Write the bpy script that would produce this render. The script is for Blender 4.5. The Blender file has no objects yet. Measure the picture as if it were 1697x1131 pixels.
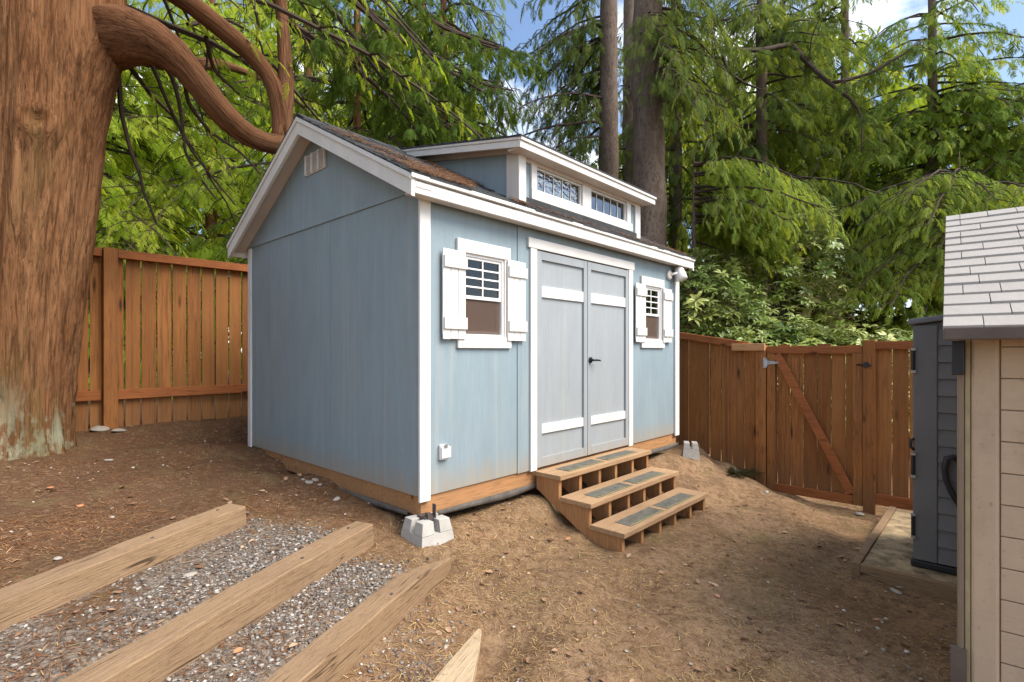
import bpy, math, random
import numpy as np
from mathutils import Vector, Matrix
random.seed(7); rng = np.random.default_rng(7)
SC = bpy.context.scene
COL = SC.collection
R = math.radians

# ------------------------------------------------------------------ camera, sky, sun, exposure
F, CX, HY, EZ = 864.5, 848.5, 583.0, 1.6          # focal length / horizon measured in the 1697 px photograph, eye height
cam_d = bpy.data.cameras.new('camera'); cam = bpy.data.objects.new('camera', cam_d); COL.objects.link(cam)
cam.location = (0, 0, EZ); cam.rotation_euler = (R(90), 0, 0)
cam_d.sensor_width = 36; cam_d.lens = 36 * F / 1697; cam_d.shift_y = 17.5 / 1697
cam_d.clip_start = .05; cam_d.clip_end = 2000
SC.camera = cam

SUN_AZ, SUN_EL = 113, 50                          # compass-style: degrees clockwise from +Y
world = bpy.data.worlds.new('World'); SC.world = world; world.use_nodes = True
wt = world.node_tree; wt.nodes.clear()
def wn(t): return wt.nodes.new(t)
sky = wn('ShaderNodeTexSky'); sky.sky_type = 'NISHITA'; sky.sun_disc = False
sky.sun_elevation = R(SUN_EL); sky.sun_rotation = R(SUN_AZ); sky.air_density = 1.0; sky.dust_density = 1.3; sky.ozone_density = 1.8
tc = wn('ShaderNodeTexCoord'); mp = wn('ShaderNodeMapping'); mp.inputs['Scale'].default_value = (1, 1, 2.2)
nz = wn('ShaderNodeTexNoise'); nz.inputs['Scale'].default_value = 2.6; nz.inputs['Detail'].default_value = 7; nz.inputs['Roughness'].default_value = .58
rp = wn('ShaderNodeValToRGB'); rp.color_ramp.elements[0].position = .50; rp.color_ramp.elements[1].position = .68
mx = wn('ShaderNodeMix'); mx.data_type = 'RGBA'; mx.inputs[7].default_value = (10.5, 10.3, 10.0, 1)
bg = wn('ShaderNodeBackground'); bg.inputs['Strength'].default_value = .124; wo = wn('ShaderNodeOutputWorld')
L_ = wt.links.new
L_(tc.outputs['Generated'], mp.inputs['Vector']); L_(mp.outputs[0], nz.inputs['Vector']); L_(nz.outputs[0], rp.inputs[0])
L_(rp.outputs[0], mx.inputs[0]); L_(sky.outputs[0], mx.inputs[6]); L_(mx.outputs[2], bg.inputs[0]); L_(bg.outputs[0], wo.inputs[0])

sd = bpy.data.lights.new('sun', 'SUN'); sd.energy = 2.7; sd.angle = R(40); sd.color = (1, .92, .80)
sun = bpy.data.objects.new('sun', sd); COL.objects.link(sun)
az = R(SUN_AZ); el = R(SUN_EL)
to_sun = Vector((math.sin(az) * math.cos(el), math.cos(az) * math.cos(el), math.sin(el)))
sun.rotation_euler = to_sun.to_track_quat('Z', 'Y').to_euler()
SC.view_settings.view_transform = 'Standard'; SC.view_settings.look = 'None'; SC.view_settings.gamma = 1
SC.view_settings.exposure = 1.1; SC.view_settings.use_curve_mapping = False
try:
    SC.cycles.max_bounces = 6; SC.cycles.diffuse_bounces = 3; SC.cycles.transparent_max_bounces = 12; SC.cycles.caustics_reflective = False; SC.cycles.caustics_refractive = False
except Exception: pass

def at(px, py, Y):                                # photograph pixel + distance -> world point
    return ((px - CX) / F * Y, Y, EZ - (py - HY) / F * Y)

# shed axes in the world: U along the front wall, V towards the back
UA = math.atan2(1650 - CX, F)
U = np.array([math.sin(UA), math.cos(UA)]); V = np.array([-U[1], U[0]]); NF = -V
P0 = np.array([(697 - CX) / F * 3.5, 3.5])
SL, SW = 3.84, 2.91                               # shed length and width
def sh(t, s): q = P0 + t * U + s * V; return float(q[0]), float(q[1])

# ------------------------------------------------------------------ material helpers
class NT:
    def __init__(s, name):
        s.m = bpy.data.materials.new(name); s.m.use_nodes = True; s.t = s.m.node_tree; s.t.nodes.clear()
        s.out = s.t.nodes.new('ShaderNodeOutputMaterial')
    def n(s, ty, ins=None, **at_):
        nd = s.t.nodes.new(ty)
        for k, v in at_.items(): setattr(nd, k, v)
        for k, v in (ins or {}).items(): s.set(nd.inputs[k], v)
        return nd
    def set(s, sock, v):
        if hasattr(v, 'outputs'): v = v.outputs[0]
        if isinstance(v, bpy.types.NodeSocket): s.t.links.new(v, sock)
        else:
            if isinstance(v, (tuple, list)) and len(v) == 3 and sock.type == 'RGBA': v = (*v, 1)
            sock.default_value = v
    def co(s, kind='Object', scale=(1, 1, 1), rnd=0, loc=(0, 0, 0)):
        c = s.n('ShaderNodeTexCoord').outputs[kind]
        if rnd:
            oi = s.n('ShaderNodeObjectInfo'); ml = s.n('ShaderNodeMath', {0: oi.outputs['Random'], 1: rnd}, operation='MULTIPLY')
            cb = s.n('ShaderNodeCombineXYZ', {0: ml, 1: ml, 2: ml})
            c = s.n('ShaderNodeVectorMath', {0: c, 1: cb}, operation='ADD').outputs[0]
        return s.n('ShaderNodeMapping', {'Vector': c, 'Scale': scale, 'Location': loc}).outputs[0]
    def noise(s, vec, scale, detail=4, rough=.55, dist=0):
        return s.n('ShaderNodeTexNoise', {'Vector': vec, 'Scale': scale, 'Detail': detail, 'Roughness': rough, 'Distortion': dist}).outputs[0]
    def ramp(s, fac, stops):
        r = s.n('ShaderNodeValToRGB', {0: fac}); e = r.color_ramp.elements
        while len(e) < len(stops): e.new(.5)
        for i, (p, c) in enumerate(stops):
            e[i].position = p; e[i].color = (*c, 1) if isinstance(c, tuple) else (c, c, c, 1)
        return r.outputs[0]
    def mix(s, fac, a, b, mode='MIX'):
        m = s.n('ShaderNodeMix', {0: fac, 6: a, 7: b}, data_type='RGBA', blend_type=mode); return m.outputs[2]
    def math(s, op, a, b=0.0): return s.n('ShaderNodeMath', {0: a, 1: b}, operation=op).outputs[0]
    def bump(s, h, st=.3, d=.01): return s.n('ShaderNodeBump', {'Height': h, 'Strength': st, 'Distance': d}).outputs[0]
    def fin(s, col, rough=.8, normal=None, spec=.3, metal=0):
        b = s.n('ShaderNodeBsdfPrincipled', {'Base Color': col, 'Roughness': rough, 'Specular IOR Level': spec, 'Metallic': metal})
        if normal is not None: s.set(b.inputs['Normal'], normal)
        s.set(s.out.inputs[0], b); return s.m

def m_paint(name, c, rough=.62, grain=.35, dirt=.25, scale=(38, 38, 2.2), low=None, specks=False):
    k = NT(name); v = k.co('Object', scale, rnd=13); g = k.noise(v, 1.6, 5, .6, .6)
    v2 = k.co('Object', (1, 1, .35), rnd=5); st = k.noise(v2, 5, 5, .65)
    v3 = k.co('Object', (55, 55, 1.0)); fine = k.noise(v3, 1, 3)
    col = k.mix(k.ramp(st, [(.35, 0.0), (.75, 1.0)]), c, tuple(x * (1 - dirt) for x in c))
    col = k.mix(k.ramp(g, [(.25, .35), (.5, 0.0)]), col, tuple(x * .72 for x in c))
    if low:      # dirt splashed up along the foot of the wall and runs of grime
        z = k.n('ShaderNodeSeparateXYZ', {0: k.n('ShaderNodeTexCoord').outputs['Object']}).outputs[2]
        zz = k.math('ADD', z, k.math('MULTIPLY', k.noise(k.co('Object', (6, 6, .6)), 2, 5, .7), .35))
        col = k.mix(k.ramp(zz, [(low + .16, .65), (min(.99, low + .37), 0.0)]), col, (.36, .28, .19))
        col = k.mix(k.ramp(k.noise(k.co('Object', (9, 9, .25)), 1.3, 3), [(.56, 0.0), (.72, .28)]), col, (.42, .42, .36))
    if specks:
        col = k.mix(k.ramp(k.noise(k.co('Object', (1, 1, 1)), 38, 4, .75), [(.62, 0.0), (.72, .7)]), col, (.24, .17, .11))
        col = k.mix(k.ramp(k.noise(k.co('Object', (1, 1, .6)), 4.5, 6, .7), [(.50, 0.0), (.72, .55)]), col, (.33, .24, .16))
    emb = k.noise(k.co('Object', (30, 30, 110)), 1.0, 3, .6)
    h = k.math('ADD', k.math('ADD', k.math('MULTIPLY', g, .8), k.math('MULTIPLY', fine, .35)), k.math('MULTIPLY', emb, .5))
    return k.fin(col, rough, k.bump(h, grain, .004))

def m_wood(name, a, b, dark, ax=2, rough=.78, st=.5, knots=True, tint=.25, f=1.0, base=False):
    k = NT(name); sc = [16 * f, 16 * f, 16 * f]; sc[ax] = 1.1 * f
    v = k.co('Object', tuple(sc), rnd=37)
    g = k.noise(v, 1.5, 6, .62, 1.6); w = k.noise(k.co('Object', tuple(x * 3 for x in sc), rnd=11), 1.7, 3, .6)
    oi = k.n('ShaderNodeObjectInfo').outputs['Random']
    col = k.mix(k.ramp(g, [(.3, 0.0), (.7, 1.0)]), a, b)
    col = k.mix(k.ramp(w, [(.32, .8), (.5, 0.0)]), col, dark)
    col = k.mix(k.math('MULTIPLY', oi, tint * 2), col, tuple(x * .55 for x in a))
    o2 = k.math('FRACT', k.math('MULTIPLY', oi, 7.31)); col = k.mix(k.math('MULTIPLY', o2, tint), col, (b[0] * 1.05, b[1] * 1.15, b[2] * 1.1))
    bl = k.noise(k.co('Object', (1, 1, 1), rnd=23), 2.2, 4, .6)
    col = k.mix(k.ramp(bl, [(.45, 0.0), (.75, .5)]), col, tuple((x + y) / 2.6 for x, y in zip(dark, b)))
    if knots:
        s2 = [6.5, 6.5, 6.5]; s2[ax] = 2.6
        vo = k.n('ShaderNodeTexVoronoi', {'Vector': k.co('Object', tuple(s2), rnd=19), 'Scale': 1.0, 'Randomness': 1.0})
        col = k.mix(k.ramp(vo.outputs['Distance'], [(.05, .9), (.16, 0.0)]), col, tuple(x * .5 for x in dark))
    if name.startswith('weathered'):     # drying checks along the grain
        sc2 = [20, 20, 20]; sc2[ax] = .9; ck = k.noise(k.co('Object', tuple(sc2), rnd=41), 1.0, 2, .5, .3)
        cr_ = k.ramp(k.math('ABSOLUTE', k.math('SUBTRACT', ck, .5)), [(.004, 1.0), (.018, 0.0)])
        msk = k.ramp(k.noise(k.co('Object', (2.5, 9, 9), rnd=5), 1.0, 2), [(.48, 0.0), (.6, .85)])
        col = k.mix(k.math('MULTIPLY', cr_, msk), col, tuple(x * .3 for x in dark))
        col = k.mix(k.ramp(k.noise(k.co('Object', (1, 1, 1), rnd=5), 30, 4, .7), [(.55, 0.0), (.75, .5)]), col, tuple(x * .8 for x in dark))
    if base:     # weathered, splashed feet of the boards and vertical rain streaks
        z = k.n('ShaderNodeSeparateXYZ', {0: k.n('ShaderNodeTexCoord').outputs['Object']}).outputs[2]
        zz = k.math('ADD', z, k.math('MULTIPLY', k.noise(k.co('Object', (14, 14, .8), rnd=31), 1.5, 4, .65), .30))
        col = k.mix(k.ramp(zz, [(.18, .4), (.42, 0.0)]), col, (.21, .12, .06))
        col = k.mix(k.ramp(k.noise(k.co('Object', (22, 22, .35), rnd=3), 1.2, 3, .6), [(.52, 0.0), (.68, .55)]), col, (.16, .075, .035))
    h = k.math('ADD', g, k.math('MULTIPLY', w, .5))
    return k.fin(col, rough, k.bump(h, st, .006), .2)

def m_plain(name, c, rough=.6, var=.2, sc=6, bump=.15, bs=60, metal=0, spec=.4):
    k = NT(name); v = k.co('Object', (1, 1, 1), rnd=9)
    col = k.mix(k.ramp(k.noise(v, sc, 6, .65), [(.35, 0.0), (.7, 1.0)]), c, tuple(x * (1 - var) for x in c))
    return k.fin(col, rough, k.bump(k.noise(v, bs, 3), bump, .004), spec, metal)

def m_bark(name, a, b, dark, fz=.12, scale=7, lichen=None, st=.9):
    k = NT(name); v = k.n('ShaderNodeMapping', {'Vector': k.n('ShaderNodeAttribute', attribute_name='bk').outputs['Vector'], 'Scale': (1, 1, fz)}).outputs[0]
    g = k.noise(v, scale * 2.2, 7, .68, .9); big = k.noise(v, scale * .55, 4, .6, .5)
    col = k.mix(k.ramp(big, [(.35, 0.0), (.68, 1.0)]), a, b)
    g2 = k.noise(v, scale * 7.5, 5, .7, .6)
    col = k.mix(k.ramp(g, [(.36, .7), (.52, 0.0)]), col, dark)
    col = k.mix(k.ramp(g2, [(.34, .65), (.5, 0.0)]), col, dark)
    col = k.mix(k.ramp(g2, [(.55, 0.0), (.72, .45)]), col, tuple(min(1, x * 1.35) for x in b))
    g = k.math('ADD', g, k.math('MULTIPLY', g2, .6))
    if lichen:
        z = k.n('ShaderNodeSeparateXYZ', {0: k.n('ShaderNodeTexCoord').outputs['Object']}).outputs[2]
        ln = k.noise(k.co('Object', (1, 1, .45)), 5.5, 5, .7)
        mask = k.math('MULTIPLY', k.ramp(ln, [(.50, 0.0), (.58, 1.0)]), k.ramp(k.math('MULTIPLY', z, .4), [(lichen[0] * .4, 1.0), (lichen[1] * .4, 0.0)]))
        col = k.mix(k.math('MULTIPLY', mask, .75), col, (.42, .44, .31))
        ms = k.math('MULTIPLY', k.ramp(k.noise(k.co('Object', (1, 1, .2)), 3.1, 4), [(.55, 0.0), (.70, .4)]), 1.0)
        col = k.mix(ms, col, (.13, .12, .04))
    return k.fin(col, .92, k.bump(g, st, .03), .1)

def m_leaf(name, a, b, c, trans=.42, gloss=0.0, tr=None):
    k = NT(name); t = k.n('ShaderNodeAttribute', attribute_name='tint').outputs['Fac']
    col = k.ramp(t, [(0, a), (.5, b), (1, c)])
    d = k.n('ShaderNodeBsdfDiffuse', {'Color': col}); tcol = k.mix(1.0, col, tr or (1.5, 1.35, .55), 'MULTIPLY')
    tl = k.n('ShaderNodeBsdfTranslucent', {'Color': tcol})
    sh_ = k.n('ShaderNodeMixShader', {0: trans, 1: d, 2: tl})
    if gloss:
        gl = k.n('ShaderNodeBsdfGlossy', {'Color': (1, 1, 1), 'Roughness': .32}); fr = k.n('ShaderNodeFresnel', {0: 1.4})
        sh_ = k.n('ShaderNodeMixShader', {0: k.math('MULTIPLY', fr.outputs[0], gloss), 1: sh_, 2: gl})
    k.set(k.out.inputs[0], sh_); return k.m

def m_tint(name, stops, rough=.9):
    k = NT(name); t = k.n('ShaderNodeAttribute', attribute_name='tint').outputs['Fac']
    return k.fin(k.ramp(t, stops), rough, None, .15)

def m_glass(name, wav=0.0, ws=9.0, ior=1.55):
    k = NT(name); gl = k.n('ShaderNodeBsdfGlossy', {'Color': (.9, .95, 1), 'Roughness': .015})
    tr = k.n('ShaderNodeBsdfTransparent', {'Color': (.72, .78, .8)})
    fr = k.n('ShaderNodeFresnel', {0: ior})
    if wav:
        b = k.bump(k.noise(k.co('Object', (1, 1, 2.2)), ws, 2, .5), wav, .05); k.set(gl.inputs['Normal'], b)
    k.set(k.out.inputs[0], k.n('ShaderNodeMixShader', {0: fr.outputs[0], 1: tr, 2: gl})); return k.m

M = {}
M['blue'] = m_paint('blue_paint', (.262, .338, .380), .6, .55, .14, (30, 30, 1.6), low=.62)
M['white'] = m_paint('white_paint', (.74, .73, .70), .55, .4, .10, (26, 26, 3))
M['whiteH'] = m_paint('white_paint_long', (.74, .73, .69), .55, .55, .12, (3, 26, 30))
M['soffit'] = m_paint('soffit_paint', (.66, .61, .56), .7, .2, .15)
M['grey'] = m_paint('door_grey_paint', (.335, .365, .385), .6, .5, .12, (30, 30, 1.6), low=.55)
M['vinyl'] = m_plain('white_vinyl', (.78, .78, .77), .4, .08, 4, .02)
M['skid'] = m_wood('skid_beam_wood', (.40, .20, .09), (.50, .27, .125), (.22, .11, .05), 0, .8, .3, True, .1)
M['fence'] = m_wood('stained_cedar', (.315, .118, .035), (.445, .187, .06), (.085, .033, .015), 2, .72, .6, True, .35, base=True)
M['fenceH'] = m_wood('stained_cedar_long', (.33, .105, .034), (.43, .15, .052), (.10, .035, .016), 0, .7, .4, True, .25)
M['freshH'] = m_wood('fresh_cedar_long', (.52, .27, .12), (.58, .32, .15), (.3, .14, .06), 0, .7, .3, False, .05)
M['timber'] = m_wood('weathered_timber', (.265, .172, .100), (.32, .212, .128), (.16, .098, .056), 0, .9, .7, False, .1, 1.9)
M['split'] = m_wood('split_timber', (.42, .32, .20), (.50, .39, .26), (.25, .17, .1), 0, .88, .9, False, .05)
M['stepwood'] = m_wood('step_tread_wood', (.40, .25, .14), (.47, .31, .18), (.24, .14, .075), 0, .8, .35, False, .12)
M['stringer'] = m_wood('step_stringer_wood', (.42, .205, .085), (.48, .26, .12), (.24, .12, .055), 2, .8, .35, True, .15)
M['grit'] = m_plain('grit_strip', (.165, .158, .13), .95, .55, 16, .5, 200)
M['yellow'] = m_plain('faded_yellow_line', (.42, .38, .10), .8, .4, 30)
M['concrete'] = m_plain('concrete', (.47, .455, .42), .92, .22, 9, .6, 90)
M['slab'] = m_plain('mossy_slab', (.42, .31, .18), .92, .8, 9, .5, 50)
M['black'] = m_plain('black_metal', (.02, .02, .022), .4, .2, 10, .05)
M['galv'] = m_plain('galvanised_steel', (.42, .44, .46), .45, .3, 30, .1, 60, .7)
M['cloth'] = m_plain('weathered_ground_cloth', (.13, .115, .10), .95, .5, 12, .5, 60)
M['steelpost'] = m_plain('rusty_bracket', (.14, .11, .10), .7, .5, 25, .3, 80, .3)
M['resin'] = m_plain('dark_grey_resin', (.16, .161, .17), .55, .2, 3, .25, 120)
M['resin2'] = m_plain('black_resin', (.022, .022, .025), .5, .2, 3, .1, 120)
M['beige'] = m_paint('beige_resin', (.57, .425, .29), .6, .25, .16, (3, 3, 40), specks=True)
M['mossy'] = m_plain('mossy_resin_edge', (.42, .34, .19), .7, .3, 8)
M['beigedark'] = m_paint('tan_resin_edge', (.27, .20, .14), .6, .25, .2)
M['shingle'] = m_paint('grey_resin_shingle', (.37, .345, .315), .6, .35, .12, (3, 40, 40))
M['eave'] = m_plain('brown_resin_eave', (.14, .105, .085), .55, .3, 6, .2)
M['asphalt'] = m_plain('asphalt_shingle', (.055, .058, .062), .95, .4, 14, .8, 220)
M['lining'] = m_plain('plywood_lining', (.36, .22, .13), .85, .3, 8, .1)
M['refl_card'] = m_plain('reflection_white', (.82, .82, .8), .8, .08, 3)
M['glass'] = m_glass('window_glass', .03, 3)
k = NT('brown_insect_screen'); df = k.n('ShaderNodeBsdfDiffuse', {'Color': (.15, .105, .085)}); tp_ = k.n('ShaderNodeBsdfTransparent')
k.set(k.out.inputs[0], k.n('ShaderNodeMixShader', {0: .55, 1: tp_, 2: df})); M['screen'] = k.m
M['glassw'] = m_glass('wavy_window_glass', .35, 11, 3.4); M['glassd'] = m_glass('flat_dormer_glass', .03, 3, 2.4)
M['bark'] = m_bark('cedar_bark', (.225, .098, .042), (.335, .172, .083), (.052, .022, .010), .032, 10, st=1.0, lichen=(.30, .85))
M['bark2'] = m_bark('limb_bark', (.165, .074, .036), (.25, .128, .066), (.045, .020, .011), .06, 12)
M['firbark'] = m_bark('fir_bark', (.17, .125, .10), (.25, .195, .16), (.06, .042, .033), .35, 12)
M['twig'] = m_plain('twig_bark', (.062, .042, .030), .95, .3, 4)
M['stone'] = m_plain('river_stone', (.40, .36, .31), .8, .35, 12, .2, 60)
M['f_cedarL'] = m_leaf('cedar_foliage_bright', (.12, .20, .024), (.29, .41, .05), (.46, .52, .09), .6, 0, (1.35, 1.3, .45))  # leaf colour raised to carry the glow of sun from behind
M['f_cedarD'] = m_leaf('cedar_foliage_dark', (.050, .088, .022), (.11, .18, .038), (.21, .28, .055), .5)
M['f_fir'] = m_leaf('fir_foliage', (.060, .092, .028), (.125, .18, .048), (.21, .265, .07), .45)
M['f_hem'] = m_leaf('hemlock_foliage', (.10, .16, .034), (.21, .305, .062), (.33, .40, .10), .5)
M['f_rhodo'] = m_leaf('rhododendron_leaf', (.09, .15, .030), (.21, .31, .06), (.42, .46, .11), .35, 1.0)
M['f_far'] = m_leaf('distant_foliage', (.11, .18, .035), (.22, .31, .06), (.42, .46, .11), .5)

# ------------------------------------------------------------------ mesh helpers
def tag(o, label=None, cat=None, group=None, kind=None):
    for k_, v_ in (('label', label), ('category', cat), ('group', group), ('kind', kind)):
        if v_: o[k_] = v_
    return o
def empty(name, loc=(0, 0, 0), rz=0, label=None, cat=None, group=None):
    o = bpy.data.objects.new(name, None); COL.objects.link(o); o.location = loc; o.rotation_euler = (0, 0, rz); o.empty_display_size = .1
    return tag(o, label, cat, group)
def link(name, me, mat, parent=None):
    o = bpy.data.objects.new(name, me); COL.objects.link(o)
    if mat is not None and not me.materials: me.materials.append(mat)
    if parent: o.parent = parent
    return o
class MB:
    def __init__(s): s.v = []; s.f = []; s.bk = None
    def hexa(s, p):                                   # 8 points: bottom ring 0-3, top ring 4-7
        n = len(s.v); s.v += [tuple(q) for q in p]
        s.f += [tuple(n + i for i in q) for q in ((3, 2, 1, 0), (4, 5, 6, 7), (0, 1, 5, 4), (1, 2, 6, 5), (2, 3, 7, 6), (3, 0, 4, 7))]; return s
    def box(s, x0, x1, y0, y1, z0, z1):
        return s.hexa([(x0, y0, z0), (x1, y0, z0), (x1, y1, z0), (x0, y1, z0), (x0, y0, z1), (x1, y0, z1), (x1, y1, z1), (x0, y1, z1)])
    def prism(s, poly, fn):                           # poly: 2D list, fn(a,b,k) -> 3D for k=0/1
        n = len(s.v); m = len(poly)
        s.v += [fn(a, b, 0) for a, b in poly] + [fn(a, b, 1) for a, b in poly]
        s.f += [tuple(n + i for i in range(m))[::-1], tuple(n + m + i for i in range(m))]
        s.f += [(n + i, n + (i + 1) % m, n + m + (i + 1) % m, n + m + i) for i in range(m)]; return s
    def tube(s, pts, rad, seg=8, cap=True):
        pts = [Vector(p) for p in pts]; n0 = len(s.v); k = len(pts); prev = None
        for i, p in enumerate(pts):
            d = (pts[min(i + 1, k - 1)] - pts[max(i - 1, 0)])
            d = d.normalized() if d.length > 1e-9 else Vector((0, 0, 1))
            if prev is None:
                a = d.orthogonal().normalized()
            else:
                a = prev - d * prev.dot(d); a = a.normalized() if a.length > 1e-6 else d.orthogonal().normalized()
            prev = a; b = d.cross(a); r = rad[i] if hasattr(rad, '__len__') else rad
            for j in range(seg):
                th = 2 * math.pi * j / seg; s.v.append(tuple(p + (a * math.cos(th) + b * math.sin(th)) * r))
        for i in range(k - 1):
            for j in range(seg):
                a0 = n0 + i * seg + j; a1 = n0 + i * seg + (j + 1) % seg; s.f.append((a0, a1, a1 + seg, a0 + seg))
        if cap: s.f.append(tuple(range(n0, n0 + seg))[::-1]); s.f.append(tuple(range(n0 + (k - 1) * seg, n0 + k * seg)))
        return s
    def mesh(s, name):
        me = bpy.data.meshes.new(name); me.from_pydata(s.v, [], s.f)
        if s.bk is not None: me.attributes.new('bk', 'FLOAT_VECTOR', 'POINT').data.foreach_set('vector', np.array(s.bk, dtype=np.float32).ravel())
        me.update(); return me
    def build(s, name, mat, parent=None, bevel=0, smooth=False):
        me = s.mesh(name); o = link(name, me, mat, parent)
        if smooth: me.shade_smooth()
        if bevel:
            b = o.modifiers.new('bevel', 'BEVEL'); b.width = bevel; b.segments = 2; b.limit_method = 'ANGLE'; b.angle_limit = R(40)
        return o
def bx(name, mat, parent, x0, x1, y0, y1, z0, z1, bevel=0): return MB().box(x0, x1, y0, y1, z0, z1).build(name, mat, parent, bevel)

def np_mesh(name, verts, tris, tint=None):
    me = bpy.data.meshes.new(name); nv = len(verts); nt = len(tris)
    me.vertices.add(nv); me.vertices.foreach_set('co', np.ascontiguousarray(verts, dtype=np.float32).ravel())
    me.loops.add(nt * 3); me.loops.foreach_set('vertex_index', np.ascontiguousarray(tris, dtype=np.int32).ravel())
    me.polygons.add(nt); me.polygons.foreach_set('loop_start', np.arange(0, nt * 3, 3, dtype=np.int32))
    me.polygons.foreach_set('loop_total', np.full(nt, 3, dtype=np.int32))
    if tint is not None:
        a = me.attributes.new('tint', 'FLOAT', 'POINT'); a.data.foreach_set('value', np.ascontiguousarray(tint, dtype=np.float32))
    me.update(calc_edges=True); return me
def norm(a): return a / np.maximum(np.linalg.norm(a, axis=-1, keepdims=True), 1e-9)
def scatter(tv, tf, pos, dx, up, scale, tint, jit=0.0):
    """copies of one small template (tv, tf) at pos; local x along dx, local z near up"""
    pos = np.asarray(pos, float); dx = norm(np.asarray(dx, float)); up = np.asarray(up, float)
    dy = norm(np.cross(up, dx)); dz = np.cross(dx, dy); sc = np.asarray(scale, float)
    if sc.ndim == 1: sc = np.repeat(sc[:, None], 3, 1)
    T = tv[None] * sc[:, None, :]
    P = T[..., 0:1] * dx[:, None] + T[..., 1:2] * dy[:, None] + T[..., 2:3] * dz[:, None] + pos[:, None]
    m, kk = len(pos), len(tv); tr = (tf[None] + (np.arange(m) * kk)[:, None, None]).reshape(-1, 3)
    return P.reshape(-1, 3), tr, np.repeat(np.asarray(tint), kk)

# ------------------------------------------------------------------ the ground
_c = []                                               # control heights (x, y, z)
def cp(x, y, z): _c.append((x, y, z))
for t, off, z in ((.0, .15, .33), (.35, .1, .40), (.8, .1, .41), (1.15, .05, .41), (.3, .45, .27), (.8, .45, .27), (.75, .75, .17), (.3, .8, .20),
                  (1.2, .9, .145), (2.65, .88, .12), (1.9, .9, .13), (1.35, .35, .20), (1.9, .35, .20), (2.45, .35, .20), (1.4, .62, .10), (2.4, .62, .10), (1.08, .40, .20), (1.08, .66, .11), (.95, .5, .24), (2.9, .08, .43), (3.5, .08, .42), (3.2, .45, .24), (3.6, .5, .20),
                  (3.1, .9, .06), (4.0, .15, .33), (4.2, .6, .12), (1.4, 1.3, .07), (2.4, 1.4, .03), (.7, 1.2, .08)):
    x, y = sh(t, -off); cp(x, y, z)
for s, off, z in ((.12, .05, .36), (.35, .06, .44), (.8, .06, .50), (1.4, .06, .53), (2.2, .06, .565), (2.9, .06, .61), (.5, .4, .47), (1.2, .5, .54), (2.2, .6, .62)):
    x, y = sh(-off, s); cp(x, y, z)
for t in (0, 1, 2, 3, 4):
    for s in (.8, 2): x, y = sh(t, s); cp(x, y, .44)
    x, y = sh(t, SW + .35); cp(x, y, .6 - .06 * t)
for x, y, z in ((-4.0, 5.9, .79), (-3.3, 6.6, .77), (-4.9, 5.0, .80), (-3.0, 5.0, .70), (-3.9, 3.9, .72), (-4.6, 4.1, .74), (-5.2, 3.2, .74), (-2.9, 4.0, .65), (-2.2, 4.3, .60),
                (-3.2, 3.0, .64), (-6, 8, .8), (-9, 7, .8), (-4, 9, .75), (-1, 10, .6), (2.45, 7.1, .32), (2.75, 6.8, .17), (3.1, 6.45, .02), (3.18, 6.42, -.15), (3.55, 6.1, -.17), (3.9, 5.75, -.17), (3.3, 6.1, -.10), (3.7, 5.6, -.12), (4.0, 6.6, -.17),
                (4.3, 5.4, -.08), (2.5, 5.4, .10), (2.2, 4.4, .03), (3.2, 4.8, -.04), (2.6, 3.4, -.06), (2.5, 3.75, -.06), (2.85, 3.35, -.07), (1.6, 3.0, .03), (1.0, 2.4, .02), (1.8, 2.0, -.02), (.6, 1.8, .04), (.3, 2.6, .10), (0, 3.0, .16),
                (.1, 3.3, .20), (2.0, 1.0, -.02), (.5, .8, .05), (5, 8, -.1), (3.5, 9, .0), (7, 6, -.1), (6, 3, -.1), (-2.5, 1.5, .45), (-1.2, 1.0, .2), (-5, 0, .6), (2, -2, 0), (-2, -3, .3)): cp(x, y, z)
CPN = np.array(_c)
def h_base(x, y):
    d2 = (x[..., None] - CPN[:, 0]) ** 2 + (y[..., None] - CPN[:, 1]) ** 2
    w = 1 / (d2 + .02) ** 2; return (w * CPN[:, 2]).sum(-1) / w.sum(-1)
# timbers: (q across, p of the far end, top height at the far end); the terrace falls 6 % towards the camera
DT = np.array([.381, .925]); NTQ = np.array([.925, -.381]); FALL = .06
TIMB = [(-2.917, 2.43, .615), (-2.172, 2.75, .50), (-1.655, 2.845, .355), (-1.12, 2.57, .13)]
def h_terr(q, p):
    z = np.full(q.shape, 0.0); base = FALL * (p - 2.6)
    tops = [.605, .495, .345, .115]; qs = [t[0] - .07 for t in TIMB]
    z = np.where(q < qs[0], tops[0] + np.clip((qs[0] - q) * .03, 0, .2), z)
    for i in range(3):
        f = np.clip((q - qs[i] - .12) / (qs[i + 1] - qs[i] - .12), 0, 1)
        low = tops[i] - (.105, .15, .14)[i]
        z = np.where((q >= qs[i] + .07) & (q < qs[i + 1]), low + (tops[i + 1] - low) * np.clip(f * 1.1, 0, 1), z)
        z = np.where((q >= qs[i]) & (q < qs[i] + .07), tops[i] - .03, z)
    z = np.where(q >= qs[3] + .07, .06, z)
    z = np.where((q >= qs[3]) & (q < qs[3] + .07), tops[3] - .03, z)
    return z + base
_ph = rng.uniform(0, 6.28, (40, 3)); _fr = np.concatenate([rng.uniform(.5, 2.5, 12), rng.uniform(3, 9, 14), rng.uniform(12, 30, 14)])
def wob(x, y, lo, hi):
    o = np.zeros_like(x)
    for i in range(lo, hi):
        an = _ph[i, 2]; o = o + np.sin((x * math.cos(an) + y * math.sin(an)) * _fr[i] + _ph[i, 0]) / (hi - lo) ** .5
    return o
def smooth(a, b, x): t = np.clip((x - a) / (b - a), 0, 1); return t * t * (3 - 2 * t)
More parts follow.
